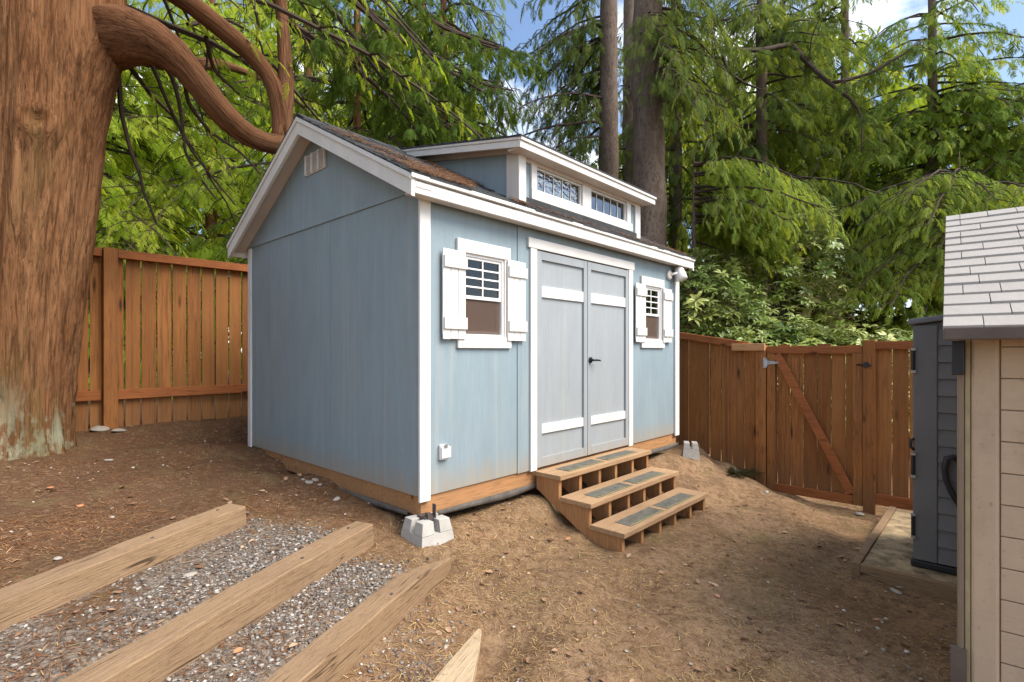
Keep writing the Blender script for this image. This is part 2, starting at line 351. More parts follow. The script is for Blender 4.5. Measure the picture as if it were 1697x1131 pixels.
def ground(x, y):
    x = np.asarray(x, float); y = np.asarray(y, float)
    q = NTQ[0] * x + NTQ[1] * y; p = DT[0] * x + DT[1] * y
    pe = np.interp(q, [t[0] for t in TIMB], [t[1] for t in TIMB])
    w = (1 - smooth(pe - .12, pe + .3, p)) * (1 - smooth(-1.0, -.75, q)) * smooth(-3.6, -2.98, q)
    z = h_base(x, y) * (1 - w) + h_terr(q, p) * w
    return z + .006 * wob(x, y, 0, 12) * (1 - w) + .006 * wob(x, y, 12, 26) + .003 * wob(x, y, 26, 40)
def gz(x, y): return float(ground(np.array([x]), np.array([y]))[0])

def axis(lo, hi, st, far):
    a = np.arange(lo, hi, st); g = []; d = st
    while sum(g) < far: d *= 1.28; g.append(d)
    c = np.cumsum(g); return np.concatenate([(lo - c)[::-1], a, a[-1] + c])
gx = axis(-5.6, 5.0, .045, 220); gy = axis(1.0, 8.0, .045, 220)
GX, GY = np.meshgrid(gx, gy)
GZ = np.concatenate([ground(GX[i:i + 40], GY[i:i + 40]) for i in range(0, len(gy), 40)])
nx_, ny_ = len(gx), len(gy)
idx = np.arange(nx_ * ny_).reshape(ny_, nx_)
qa = np.stack([idx[:-1, :-1], idx[:-1, 1:], idx[1:, 1:], idx[1:, :-1]], -1).reshape(-1, 4)
tris = np.concatenate([qa[:, [0, 1, 2]], qa[:, [0, 2, 3]]])
def gravel_mask(x, y):
    q = NTQ[0] * x + NTQ[1] * y; p = DT[0] * x + DT[1] * y
    m = smooth(-2.98, -2.86, q) * (1 - smooth(-1.72, -1.60, q) * .55) * (1 - smooth(-1.25, -1.1, q))
    m = m * (1 - smooth(2.35, 2.75, p))
    n1 = wob(x, y, 6, 20)
    return np.clip(m * (.80 + .35 * n1), 0, 1)
gmesh = np_mesh('ground', np.stack([GX, GY, GZ], -1).reshape(-1, 3), tris, gravel_mask(GX, GY).ravel())
gmesh.shade_smooth()
k = NT('soil'); v = k.co('Object')
n1 = k.noise(v, 1.1, 6, .6); n2 = k.noise(v, 14, 6, .7); n3 = k.noise(v, 90, 4, .7); n4 = k.noise(k.co('Object', (1, 1, 1), loc=(4, 9, 0)), 2.6, 5, .65)
sx = k.n('ShaderNodeSeparateXYZ', {0: v})
duff = k.ramp(k.math('ADD', k.math('MULTIPLY', sx.outputs[0], .25), k.math('MULTIPLY', n1, .9)), [(.02, 1.0), (.42, 0.0)])
col = k.mix(k.ramp(n1, [(.38, 0.0), (.62, 1.0)]), (.265, .160, .088), (.345, .222, .130))
col = k.mix(duff, col, (.150, .078, .042))
col = k.mix(k.ramp(n4, [(.50, 0.0), (.66, .65)]), col, (.125, .075, .042))
col = k.mix(k.ramp(n2, [(.36, .75), (.52, 0.0)]), col, (.115, .068, .038))
col = k.mix(k.ramp(n2, [(.56, 0.0), (.74, .6)]), col, (.38, .28, .185))
col = k.mix(k.ramp(n3, [(.58, 0.0), (.68, .7)]), col, (.42, .33, .22))
col = k.mix(k.ramp(n3, [(.33, .7), (.42, 0.0)]), col, (.06, .036, .02))
col = k.mix(k.ramp(k.noise(k.co('Object', (1, 1, 1), loc=(7, 2, 0)), 1.7, 4, .6), [(.54, 0.0), (.70, .5)]), col, (.21, .17, .075))
ga = k.n('ShaderNodeAttribute', attribute_name='tint').outputs['Fac']
vo = k.n('ShaderNodeTexVoronoi', {'Vector': v, 'Scale': 75.0})
gcol = k.ramp(k.n('ShaderNodeSeparateXYZ', {0: vo.outputs['Color']}).outputs[0], [(0, (.10, .075, .055)), (.5, (.20, .165, .135)), (1, (.32, .28, .24))])
col = k.mix(k.ramp(k.math('ADD', ga, k.math('MULTIPLY', k.math('SUBTRACT', n2, .5), 1.2)), [(.35, 0.0), (.6, .85)]), col, gcol)
n5 = k.noise(k.co('Object', (1, 1, 1), loc=(3, 1, 0)), 32, 5, .75)
col = k.mix(k.ramp(n5, [(.36, .55), (.46, 0.0)]), col, (.10, .055, .028))
col = k.mix(k.ramp(n5, [(.56, 0.0), (.66, .4)]), col, (.44, .31, .18))
hh = k.math('ADD', k.math('MULTIPLY', n5, 1.0), k.math('MULTIPLY', n3, .6))
soil = k.fin(col, .95, k.bump(hh, .9, .02), .1)
tag(link('ground', gmesh, soil), kind='structure')

# ------------------------------------------------------------------ the blue shed
shed = empty('garden_shed', (P0[0], P0[1], 0), math.atan2(U[1], U[0]), 'blue wooden garden shed with white trim, dormer windows and grey double doors', 'shed')
ZB, ZP = .62, 2.683
RP, RS = 3.57, .528                                   # ridge height and roof pitch
RY = SW / 2
def roof_z(s): return RP - RS * abs(RY - s)
FE, BE, TL, TR = -.13, 3.06, -.17, 4.03               # roof edges
W1 = (.365, .805, 1.70, 2.325); W2 = (3.0, 3.41, 1.715, 2.335)
wall_top = roof_z(0) - .11
def fp(t0, t1, z0, z1): bx('siding_panel', M['blue'], shed, t0, t1, 0, .018, z0, z1)
g = .003
fp(0, W1[0], ZB, wall_top); fp(W1[0], W1[1], ZB, W1[2]); fp(W1[0], W1[1], W1[3], wall_top); fp(W1[1], .963 - g, ZB, wall_top)
bx('siding_panel', M['blue'], shed, .963, 1.17, -.006, .018, ZB - .004, wall_top)
fp(1.17, 2.70, 2.47, wall_top); fp(2.70, W2[0], ZB, wall_top); fp(W2[0], W2[1], ZB, W2[2]); fp(W2[0], W2[1], W2[3], wall_top); fp(W2[1], SL, ZB, wall_top)
# gable side (left): sheets with joints, the gable sheet laps over
for s0, s1 in ((.004, 1.215), (1.219, 2.43), (2.434, SW)): bx('siding_panel', M['blue'], shed, 0, .018, s0, s1, ZB, ZP + .01)
def gable(t0, t1, z0):
    zs = lambda s: roof_z(s) - .05
    return MB().prism([(-.0, z0), (SW, z0), (SW, zs(SW)), (RY, zs(RY)), (0.0, zs(0))], lambda a, b, kk: (t0 if kk == 0 else t1, a, b))
gable(-.012, .006, ZP).build('gable_panel', M['blue'], shed)
bx('siding_panel', M['blue'], shed, SL - .018, SL, .02, SW, ZB, ZP); gable(SL - .006, SL + .012, ZP).build('gable_panel', M['blue'], shed)
bx('siding_panel', M['blue'], shed, .02, SL - .02, SW - .018, SW - .002, ZB, wall_top)
# skid beams / rim
bx('skid_beam', M['skid'], shed, .012, 1.92, .014, .055, .485, ZB - .002); bx('skid_beam', M['skid'], shed, 1.924, SL, .014, .055, .485, ZB - .002)
bx('skid_beam', M['skid'], shed, .014, .052, .056, SW - .01, .485, ZB - .002)
bx('skid_beam', M['skid'], shed, SL - .05, SL - .012, .056, SW - .01, .485, ZB - .002)
bx('floor', M['lining'], shed, .06, SL - .06, .06, SW - .05, ZB + .01, ZB + .03)
lin = MB()
lin.box(.03, .034, .03, SW - .03, ZB + .03, ZP); lin.box(SL - .034, SL - .03, .03, SW - .03, ZB + .03, ZP); lin.box(.035, SL - .035, SW - .034, SW - .03, ZB + .03, ZP)
lin.build('interior_lining', M['lining'], shed)
# corner trims
wb = .004
bx('corner_trim', M['white'], shed, -.022, .07, -.022, -.001, ZB - .03, wall_top, wb)
bx('corner_trim', M['white'], shed, SL - .085, SL + .02, -.022, -.001, ZB - .03, wall_top, wb)
bx('corner_trim', M['white'], shed, -.02, -.001, SW - .055, SW + .02, ZB - .03, ZP - .01, wb)
# windows, shutters
def window(w, waves):
    t0, t1, z0, z1 = w; root = MB()
    root.box(t0, t1, -.006, .05, z1 - .028, z1); root.box(t0, t1, -.006, .05, z0, z0 + .028); root.box(t0, t0 + .026, -.006, .05, z0 + .028, z1 - .028); root.box(t1 - .026, t1, -.006, .05, z0 + .028, z1 - .028)
    fr = root.build('window_frame', M['vinyl'], shed, .003)
    zm = (z0 + z1) / 2 - .02; a, b = t0 + .026, t1 - .026
    for (q0, q1, y) in ((zm - .006, z1 - .028, .004), (z0 + .028, zm + .024, .022)):
        m = MB(); m.box(a, b, y, y + .02, q1 - .02, q1); m.box(a, b, y, y + .02, q0, q0 + .026); m.box(a, a + .02, y, y + .02, q0 + .026, q1 - .02); m.box(b - .02, b, y, y + .02, q0 + .026, q1 - .02)
        m.build('sash', M['vinyl'], fr, .002)
        bx('pane', M['glass'], fr, a + .02, b - .02, y + .010, y + .014, q0 + .026, q1 - .02)
    bx('insect_screen', M['screen'], fr, a + .003, b - .003, .0165, .0175, z0 + .03, zm - .008)
    q0, q1 = zm + .02, z1 - .048; m = MB()
    m.box((a + b) / 2 - .006, (a + b) / 2 + .006, .006, .0135, q0, q1)
    for i in (1, 2, 3): zz = q0 + (q1 - q0) * i / 4; m.box(a + .02, (a + b) / 2 - .006, .006, .0135, zz - .006, zz + .006); m.box((a + b) / 2 + .006, b - .02, .006, .0135, zz - .006, zz + .006)
    m.build('muntin_grid', M['vinyl'], fr)
    bx('window_trim', M['whiteH'], shed, t0 - .055, t1 + .06, -.024, -.002, z1 - .008, z1 + .088, wb)
    bx('window_trim', M['whiteH'], shed, t0 - .05, t1 + .068, -.024, -.002, z0 - .075, z0 + .012, wb)
    bx('window_trim', M['white'], shed, t1 - .004, t1 + .055, -.018, -.002, z0 + .012, z1 - .008); bx('window_trim', M['white'], shed, t0 - .055, t0 + .003, -.018, -.002, z0 + .012, z1 - .008)
    for s0, s1 in ((t0 - .20, t0 + .012), (t1 + .012, t1 + .225)):
        m = MB().box(s0, s1, -.0265, -.0245, z0 + .02, z1 - .04).build('shutter', M['white'], shed)
        w3 = (s1 - s0) / 3
        for i in range(3): bx('plank', M['white'], m, s0 + i * w3 + .002, s0 + (i + 1) * w3 - .002, -.036, -.0268, z0 - .012 + random.uniform(-.004, .004), z1 - .005 + random.uniform(-.004, .004), .002)
        for zc in (z1 - .095, z0 + .10): bx('batten', M['whiteH'], m, s0 + .006, s1 + .004, -.051, -.0365, zc - .042, zc + .042, .003)
window(W1, 0); window(W2, 0)
# doors
bx('door_trim', M['white'], shed, 1.105, 1.185, -.026, -.0065, ZB - .012, 2.455, wb); bx('door_trim', M['white'], shed, 2.675, 2.755, -.026, -.002, ZB - .012, 2.455, wb)
bx('door_trim', M['whiteH'], shed, 1.075, 2.78, -.030, -.0065, 2.456, 2.54, wb)
bx('door_stop', M['grey'], shed, 1.17, 2.70, .03, .05, ZB, 2.47)
for t0, t1, hs in ((1.188, 1.922, 1), (1.928, 2.672, 0)):
    d = bx('door', M['grey'], shed, t0, t1, .0, .025, ZB + .004, 2.450)
    st = [(t0 + .001, t0 + (.065 if hs else .055)), (t1 - .055, t1 - .001)]
    for a, b in st: bx('stile', M['grey'], d, a, b, -.02, -.0005, ZB + .006, 2.446, .002)
    a, b = st[0][1] + .001, st[1][0] - .001
    bx('rail', M['grey'], d, a, b, -.0195, -.0005, 2.375, 2.4455, .002); bx('rail', M['grey'], d, a, b, -.0195, -.0005, ZB + .0065, ZB + .085, .002)
    bx('white_bar', M['whiteH'], d, a + .002, b - .002, -.017, -.0005, 2.06, 2.155, .002); bx('white_bar', M['whiteH'], d, a + .002, b - .002, -.017, -.0005, .905, .985, .002)
    if not hs:
        h = MB().tube([(1.966, -.019, 1.52), (1.966, -.032, 1.52)], .028, 14); h = h.build('handle', M['black'], d)
        MB().tube([(1.966, -.03, 1.52), (1.966, -.055, 1.52), (1.985, -.062, 1.52), (2.06, -.062, 1.517), (2.085, -.058, 1.512)], [.011, .011, .011, .009, .007], 8).build('lever', M['black'], h, smooth=True)
    m = MB(); hx = t0 - .001 if hs else t1 + .001
# outlet box
o = bx('outlet_box', M['vinyl'], shed, .15, .222, -.028, -.001, .85, .955, .006); bx('outlet_cover', M['vinyl'], o, .153, .235, -.040, -.0285, .862, .94, .004); bx('latch', M['galv'], o, .17, .20, -.048, -.0405, .935, .962, .003)
# main roof: deck, courses of shingle, fascia, soffit
rf = MB()
for sg, e in ((-1, FE), (1, BE)):
    y0, y1 = RY, e
    rf.hexa([(TL + .02, y0, roof_z(y0) - .05), (TR - .02, y0, roof_z(y0) - .05), (TR - .02, y1, roof_z(y1) - .05), (TL + .02, y1, roof_z(y1) - .05),
             (TL + .02, y0, roof_z(y0) - .012), (TR - .02, y0, roof_z(y0) - .012), (TR - .02, y1, roof_z(y1) - .012), (TL + .02, y1, roof_z(y1) - .012)])
roof = rf.build('roof', M['soffit'], shed)
m = MB()
for sg, e in ((-1, FE - .015), (1, BE + .015)):
    n = 12; L = abs(RY - e)
    for i in range(n):
        a = RY + sg * L * (n - i) / n; b = RY + sg * L * max(0, (n - i - 1.15) / n)
        x = TL - .012
        while x < TR + .012:
            w = min(random.uniform(.14, .20), TR + .012 - x); lift = random.uniform(0, .004)
            if w < .03: break
            za, zb = roof_z(a), roof_z(b)
            pa = a + sg * random.uniform(-.006, .006)
            m.hexa([(x, pa, za - .004), (x + w - .003, pa, za - .004), (x + w - .003, b, zb - .006), (x, b, zb - .006), (x, pa, za + .010 + lift), (x + w - .003, pa, za + .010 + lift), (x + w - .003, b, zb + .001), (x, b, zb + .001)])
            x += w
m.build('roof_shingles', M['asphalt'], roof)['kind'] = 'stuff'
m = MB(); x = TL
while x < TR: w = .22; m.prism([(-.12, -.12 * RS + .012), (0, .02), (.12, -.12 * RS + .012), (.12, -.12 * RS - .004), (0, .004), (-.12, -.12 * RS - .004)], lambda a, b, kk: (x + kk * min(w + .03, TR - x), RY + a, RP + b + .008 * (1 - kk))); x += w
m.build('ridge_cap', M['asphalt'], roof)
bx('fascia', M['whiteH'], roof, TL + .03, 2.58, FE, FE + .022, roof_z(FE) - .125, roof_z(FE) - .035, .003); bx('fascia', M['whiteH'], roof, 2.583, TR - .03, FE, FE + .022, roof_z(FE) - .125, roof_z(FE) - .035, .003)
bx('drip_edge', M['whiteH'], roof, TL - .008, TR + .008, FE - .014, FE + .012, roof_z(FE) - .034, roof_z(FE) - .006, .003)
bx('fascia', M['whiteH'], roof, TL + .03, TR - .03, BE - .022, BE, roof_z(BE) - .125, roof_z(BE) - .012, .003)
bx('eave_soffit', M['soffit'], roof, TL + .03, TR - .03, FE + .023, -.0225, roof_z(FE) - .118, roof_z(FE) - .106)
for tx in (TL, TR - .028):
    for a, b in ((FE, RY), (BE, RY)):
        w = .028
        def slope(name, dz0, dz1, x0, x1, mat, bv=.003):
            za, zb = roof_z(a), roof_z(b)
            MB().hexa([(x0, a, za + dz0), (x1, a, za + dz0), (x1, b, zb + dz0), (x0, b, zb + dz0), (x0, a, za + dz1), (x1, a, za + dz1), (x1, b, zb + dz1), (x0, b, zb + dz1)]).build(name, mat, roof, bv)
        slope('rake_board', -.150, -.046, tx, tx + w, M['whiteH']); slope('rake_trim', -.045, -.008, tx - .012, tx + w + .006, M['whiteH'])
        if tx == TL: slope('rake_soffit', -.092, -.080, tx + w, -.0125, M['soffit'], 0)
# dormer
DL, DR, DE = .96, 2.91, 3.265
dor = empty('dormer_dummy'); bpy.data.objects.remove(dor)
DRS = (RP + .012 - DE) / (RY + .15)
def dz(s): return DE + DRS * (s + .15)
dw = MB()
zf0, zf1 = 2.80, dz(0) - .05
WD = ((1.19, 1.845), (1.986, 2.644)); wz = (2.95, 3.147)
for a, b in ((DL, 1.19), (1.845, 1.986), (2.644, DR)): dw.box(a, b, 0.0, .018, zf0, zf1)
for a, b in WD: dw.box(a, b, 0.0, .018, zf0, wz[0]); dw.box(a, b, 0.0, .018, wz[1], zf1)
for x in (DL, DR - .018):
    dw.prism([(.019, roof_z(.019) - .03), (RY - .02, roof_z(RY) - .05), (RY - .02, dz(RY) - .03), (.019, dz(.019) - .05)], lambda a, b, kk: (x + .018 * kk, a, b))
dormer = dw.build('dormer', M['blue'], shed)
MB().hexa([(.835, -.15, DE - .03), (3.005, -.15, DE - .03), (3.005, RY + .03, dz(RY) - .03), (.835, RY + .03, dz(RY) - .03), (.835, -.15, DE - .012), (3.005, -.15, DE - .012), (3.005, RY + .03, dz(RY) - .012), (.835, RY + .03, dz(RY) - .012)]).build('dormer_roof', M['soffit'], dormer)
m = MB()
for i in range(11):
    a = -.165 + i * .15; b = a + .165; x = .82
    while x < 3.02:
        w = min(random.uniform(.15, .22), 3.02 - x)
        m.hexa([(x, a, dz(a) - .010), (x + w - .003, a, dz(a) - .010), (x + w - .003, b, dz(b) - .011), (x, b, dz(b) - .011), (x, a, dz(a) + .006), (x + w - .003, a, dz(a) + .006), (x + w - .003, b, dz(b) - .003), (x, b, dz(b) - .003)]); x += w
m.build('dormer_shingles', M['asphalt'], dormer)['kind'] = 'stuff'
bx('dormer_fascia', M['whiteH'], dormer, .853, 2.987, -.150, -.130, DE - .090, DE - .036, .003); bx('dormer_drip_edge', M['whiteH'], dormer, .832, 3.008, -.164, -.128, DE - .035, DE - .012, .003)
bx('dormer_soffit', M['soffit'], dormer, .853, 2.987, -.129, -.002, DE - .085, DE - .07)
for x0, x1 in ((.835, .855), (2.985, 3.005)):
    for d0, d1, ex in ((-.090, -.036, 0), (-.035, -.012, .008)):
        MB().hexa([(x0 - ex, -.149, DE + d0), (x1 + ex, -.149, DE + d0), (x1 + ex, RY, dz(RY) + d0), (x0 - ex, RY, dz(RY) + d0), (x0 - ex, -.149, DE + d1), (x1 + ex, -.149, DE + d1), (x1 + ex, RY, dz(RY) + d1), (x0 - ex, RY, dz(RY) + d1)]).build('dormer_rake', M['whiteH'], dormer, .003)
    # flat trim on the cheek
xs = (DL - .016, DL - .001)
MB().prism([(-.02, roof_z(-.02) + .005), (.10, roof_z(.10) + .005), (.10, dz(.10) - .10), (-.02, dz(-.02) - .10)], lambda a, b, kk: (xs[kk], a, b)).build('dormer_trim', M['soffit'], dormer)
MB().prism([(-.02, dz(-.02) - .165 + .07), (-.02, dz(-.02) - .032), (1.30, dz(1.30) - .032), (1.12, roof_z(1.12) + .01), (.10, dz(.10) - .099)], lambda a, b, kk: (xs[kk], a, b)).build('dormer_trim', M['soffit'], dormer)
bx('dormer_trim', M['white'], dormer, DL - .016, 1.03, -.04, -.0205, 2.812, zf1, wb); bx('dormer_trim', M['white'], dormer, 2.815, DR + .01, -.02, -.001, 2.812, zf1, wb)
bx('dormer_sill', M['whiteH'], dormer, 1.12, 2.745, -.026, -.001, 2.862, 2.945, wb); bx('dormer_head', M['soffit'], dormer, 1.031, 2.814, -.020, -.001, 3.15, zf1 - .001)
for a, b in ((1.12, 1.19), (1.845, 1.986), (2.644, 2.715)): bx('dormer_trim', M['white'], dormer, a, b, -.022, -.001, 2.946, 3.149, .003)
for i, (a, b) in enumerate(WD):
    m = MB(); z0, z1 = wz
    m.box(a, b, .0, .03, z1 - .014, z1); m.box(a, b, .0, .03, z0, z0 + .012); m.box(a, a + .012, .0, .03, z0 + .012, z1 - .014); m.box(b - .016, b, .0, .03, z0 + .012, z1 - .014)
    fr = m.build('dormer_window', M['vinyl'], dormer)
    bx('pane', M['glassw'] if i == 0 else M['glassd'], fr, a + .012, b - .016, .018, .022, z0 + .012, z1 - .014)
    if i == 1: bx('reflection_card', M['refl_card'], fr, a + .013, b - .017, .026, .029, z0 + .013, z1 - .055)  # white card added behind the pane, stands in for the sky reflection
    m = MB(); w = b - a - .028
    for j in range(1, 5): x = a + .012 + w * j / 5; m.box(x - .004, x + .004, .012, .0175, z0 + .012, z1 - .014)
    m.build('muntin_grid', M['vinyl'], fr)
bx('flashing', M['asphalt'], dormer, 1.031, 2.814, -.035, -.003, roof_z(-.035) + .004, 2.856)
# gable vent
vt = bx('gable_vent', M['soffit'], shed, -.022, -.0125, 1.255, 1.615, 3.135, 3.315, .004)
for i in range(9): zz = 3.152 + i * .0175; MB().hexa([(-.034, 1.275, zz), (-.0225, 1.275, zz + .006), (-.0225, 1.595, zz + .006), (-.034, 1.595, zz), (-.034, 1.275, zz + .004), (-.0225, 1.275, zz + .010), (-.0225, 1.595, zz + .010), (-.034, 1.595, zz + .004)]).build('louvre', M['vinyl'], vt)
for yy in (1.262, 1.375, 1.49, 1.603): bx('vent_rib', M['vinyl'], vt, -.036, -.0222, yy - .007, yy + .007, 3.14, 3.31)
# sagging ground cloth below the rim
def sag(x): return .006 + .030 * math.sin(x * 1.9) ** 2 + .003 * math.sin(x * 9)
for (fn, n, L) in ((lambda x, d, z: (x, -.004 - d, z), 40, 1.16), (lambda x, d, z: (2.66 + x, -.004 - d, z), 30, 1.14), (lambda x, d, z: (-.002 - d, x, z), 30, 1.2)):
    m = MB(); x0 = .04 if fn(0, 0, 0)[0] > 2 else .14
    for i in range(n + 1):
        x = x0 + L * i / n; m.v += [fn(x, .0, .50), fn(x, .010 + .006 * math.sin(x * 4), .488 - sag(x)), fn(x, -.05, .484 - sag(x) * 1.3)]
        if i: a = 3 * i - 3; m.f += [(a, a + 3, a + 4, a + 1), (a + 1, a + 4, a + 5, a + 2)]
    gc = m.build('ground_cloth', M['cloth'], shed, smooth=True); md = gc.modifiers.new('s', 'SOLIDIFY'); md.thickness = .004

# needles lying on the roof
def needle_template():
    tv = np.array([[0, -.5, 0], [0, .5, 0], [.5, -.4, .04], [.5, .4, .04], [1, 0, 0]], float); tf = np.array([[0, 2, 1], [1, 2, 3], [2, 4, 3]]); return tv, tf
NV, NFc = needle_template()
def needles(name, x, y, z, nrm, lo, hi, wd, mat, lift=.35):
    n = len(x); th = rng.uniform(0, 6.28, n); dx = np.stack([np.cos(th), np.sin(th), rng.normal(0, lift * .3, n)], -1)
    dx = dx - nrm * (dx * nrm).sum(-1, keepdims=True) * (1 - lift * .2)
    sc = np.stack([rng.uniform(lo, hi, n), rng.uniform(.6, 1.3, n) * wd, rng.uniform(.2, 1, n) * hi], -1)
    P, T, ti = scatter(NV, NFc, np.stack([x, y, z], -1), dx, nrm, sc, rng.uniform(0, 1, n)); return np_mesh(name, P, T, ti)
n = 13000
t = rng.uniform(TL + .03, DL, n); s = rng.uniform(0, 1, n) ** 1.4 * (RY - FE) + FE - .005
t[:1400] = rng.uniform(DL, TR - .05, 1400); s[:1400] = rng.uniform(FE - .01, -.03, 1400); t[1400:2000] = rng.uniform(DR, TR, 600)
keep = (wob(t * 1.5, s * 1.5, 8, 20) + (s < .9) * .6 + (t > .1) * .3 > .1)
t, s = t[keep], s[keep]; X = P0[0] + t * U[0] + s * V[0]; Y = P0[1] + t * U[1] + s * V[1]; Z = RP - RS * np.abs(RY - s) + .014 + rng.uniform(0, .02, len(t))
nr = norm(np.array([0 * U[0], 0, 1.0]) + np.array([NF[0], NF[1], 0]) * RS)
M['needle'] = m_tint('dry_needles', [(0, (.12, .06, .028)), (.45, (.30, .17, .08)), (.8, (.43, .28, .13)), (1, (.56, .42, .19))])
M['needle2'] = m_tint('red_brown_needles', [(0, (.07, .03, .015)), (.5, (.21, .095, .044)), (.9, (.34, .175, .08)), (1, (.48, .32, .16))])
tag(link('roof_needles', needles('roof_needles', X, Y, Z, np.repeat(nr[None], len(t), 0), .03, .08, .004, M['needle2'], .8), M['needle2']), 'brown conifer needles lying on the shed roof beside the dormer', 'needles', kind='stuff')

# round light by the right corner, under the eave
lx, ly = sh(3.60, -.002); fx = empty('security_light', (lx, ly, 2.50), math.atan2(U[1], U[0]), 'white round light fixture under the eave at the shed\'s right corner', 'light')
MB().tube([(0, 0, 0), (0, -.025, 0), (0, -.035, 0)], [.055, .055, .04], 16).build('wall_mount', M['soffit'], fx)
MB().tube([(0, -.03, 0), (.06, -.07, .02), (.10, -.08, .03)], .015, 8).build('arm', M['vinyl'], fx, smooth=True)
MB().tube([(.13, -.06, .10), (.13, -.062, .095), (.13, -.075, .06), (.13, -.095, .0), (.13, -.11, -.05), (.13, -.112, -.055)], [.02, .04, .056, .066, .068, .05], 18).build('lamp_head', M['vinyl'], fx, smooth=True)

# pier blocks
def pier(name, x, y, z, rz, label):
    e = empty(name, (x, y, z), rz, label, 'concrete block', 'pier blocks under the shed')
    m = MB(); b, tp, h, gr = .145, .105, .21, .022
    for sx_ in (-1, 1):
        for sy_ in (-1, 1):
            q = lambda r, zz: [(sx_ * gr, sy_ * gr, zz), (sx_ * r, sy_ * gr, zz), (sx_ * r, sy_ * r, zz), (sx_ * gr, sy_ * r, zz)]
            lo = q(b - (b - tp) * .62, h * .62); hi = q(tp, h)
            if sx_ * sy_ < 0: lo, hi = lo[::-1], hi[::-1]
            m.hexa(lo + hi)
    o1 = m.build('corner_horn', M['concrete'], e, .003)
    r1 = b - (b - tp) * .62
    MB().hexa([(-b, -b, -.06), (b, -b, -.06), (b, b, -.06), (-b, b, -.06), (-r1, -r1, h * .62 - .001), (r1, -r1, h * .62 - .001), (r1, r1, h * .62 - .001), (-r1, r1, h * .62 - .001)]).build('block_body', M['concrete'], e)
    return e
x, y = sh(.02, -.045); pz = gz(*sh(.02, -.2)) - .01
pb = pier('pier_block', x, y, .285, math.atan2(U[1], U[0]) - .06, 'pale concrete pier block under the near corner of the shed')
m = MB().box(-.045, .045, -.04, .05, .14, .225); m.box(.028, .034, -.055, -.02, .15, .30); m.box(-.03, -.02, -.055, -.02, .15, .25); m.build('bracket', M['steelpost'], pb)
x, y = sh(3.93, -.13); pier('pier_block', x, y, gz(x, y) + .0, math.atan2(U[1], U[0]) + .5, 'small concrete pier block at the far right corner of the shed').scale = (.72, .72, .85)

# ------------------------------------------------------------------ steps
stp = empty('wooden_steps', (P0[0], P0[1], 0), math.atan2(U[1], U[0]), 'three-tread wooden steps with dark grip strips below the grey doors', 'steps')
A0, A1 = 1.18, 2.655
tz = (.605, .44, .282); ty = ((-.285, -.012), (-.575, -.275), (-.865, -.565))
for zt, (y0, y1) in zip(tz, ty):
    tr = bx('tread', M['stepwood'], stp, A0 - .015, A1 + .015, y0, y1, zt - .038, zt, .004)
    for a, b in ((A0 + .16, A0 + .70), (A0 + .76, A0 + 1.30)):
        gs = bx('grip_strip', M['grit'], tr, a, b, y0 + .05, y0 + .19, zt + .0005, zt + .003); bx('yellow_line', M['yellow'], gs, a + .01, b - .01, y0 + .056, y0 + .062, zt + .0032, zt + .0038)
for i in range(6):
    x = A0 + (A1 - A0 - .038) * i / 5 + (random.uniform(-.02, .02) if 0 < i < 5 else 0)
    poly = [(-.02, tz[0] - .039), (-.255, tz[0] - .039), (-.255, tz[1] - .039), (-.545, tz[1] - .039), (-.545, tz[2] - .039), (-.835, tz[2] - .039), (-.835, .12), (-.60, .12), (-.02, .46)]
    MB().prism(poly, lambda a, b, kk: (x + .038 * kk, a, b)).build('stringer', M['stringer'], stp, .002)
bx('ledger', M['stringer'], stp, A0 + .04, A1 - .04, -.019, -.0005 - .012 + .008, .47, .56)
bx('footing_board', M['timber'], stp, A0 - .02, A0 + .34, -.74, -.62, .065, .118, .004)

# ------------------------------------------------------------------ terrace timbers
def timber(q, p_end, top, length, w, h, label, taper=None, mat=None):
    P = q * NTQ + p_end * DT; ang = math.atan2(DT[1], DT[0])
    e = empty('landscape_timber', (P[0], P[1], top), ang, label, 'timber', 'timbers edging the gravel terraces'); e.rotation_euler = (0, -math.atan(FALL), ang)
    m = MB(); n = int(length / .09); rings = []
    for i in range(n + 1):
        x = -length * i / n; a = i / n
        jw = .003 * math.sin(x * 5 + q * 9) + .002 * math.sin(x * 17); jh = .003 * math.sin(x * 4 + q) + .0015 * math.sin(x * 23 + q); hw = w / 2
        y0, y1, z1 = -hw + jw, hw + jw * .5, jh
        if taper:
            f = min(1, max(.05, (-x) / taper[0])); f2 = f ** .8
            y1 = -hw + jw + (w) * max(.10, f2) if taper[1] > 0 else hw
            y0 = hw - w * max(.08, f2) + jw if taper[1] < 0 else -hw + jw
            z1 = jh - taper[2] * (1 - f)
        c = .006 + .002 * math.sin(x * 9 + 1)
        rings.append([(x, y0, -h), (x, y0, z1 - c), (x, y0 + c * .8, z1), (x, y1 - c, z1 + .002), (x, y1, z1 - c), (x, y1, -h)])
    for r in rings: m.v += r
    for i in range(n):
        for j in range(6): a = i * 6 + j; b = i * 6 + (j + 1) % 6; m.f.append((a, b, b + 6, a + 6))
    m.f.append((5, 4, 3, 2, 1, 0)); m.f.append(tuple(n * 6 + j for j in range(6)))
    m.build('beam', mat or M['timber'], e)
    for x, yy in ((-.12, .02), (-.55, -.025)):
        if not taper or taper[0] < .5: MB().tube([(x, yy, -.01), (x, yy, .006)], .009, 8).build('spike', M['steelpost'], e)
    return e
timber(TIMB[0][0], TIMB[0][1], TIMB[0][2], 3.0, .15, .16, 'squared timber highest up the slope, nearest the big trunk')
timber(TIMB[1][0], TIMB[1][1], TIMB[1][2], 3.2, .15, .17, 'squared timber between two gravel strips, second from the big trunk')
timber(TIMB[2][0], TIMB[2][1], TIMB[2][2], 3.2, .14, .15, 'timber with a tapered end touching the pier block', taper=(.35, 1, .03))
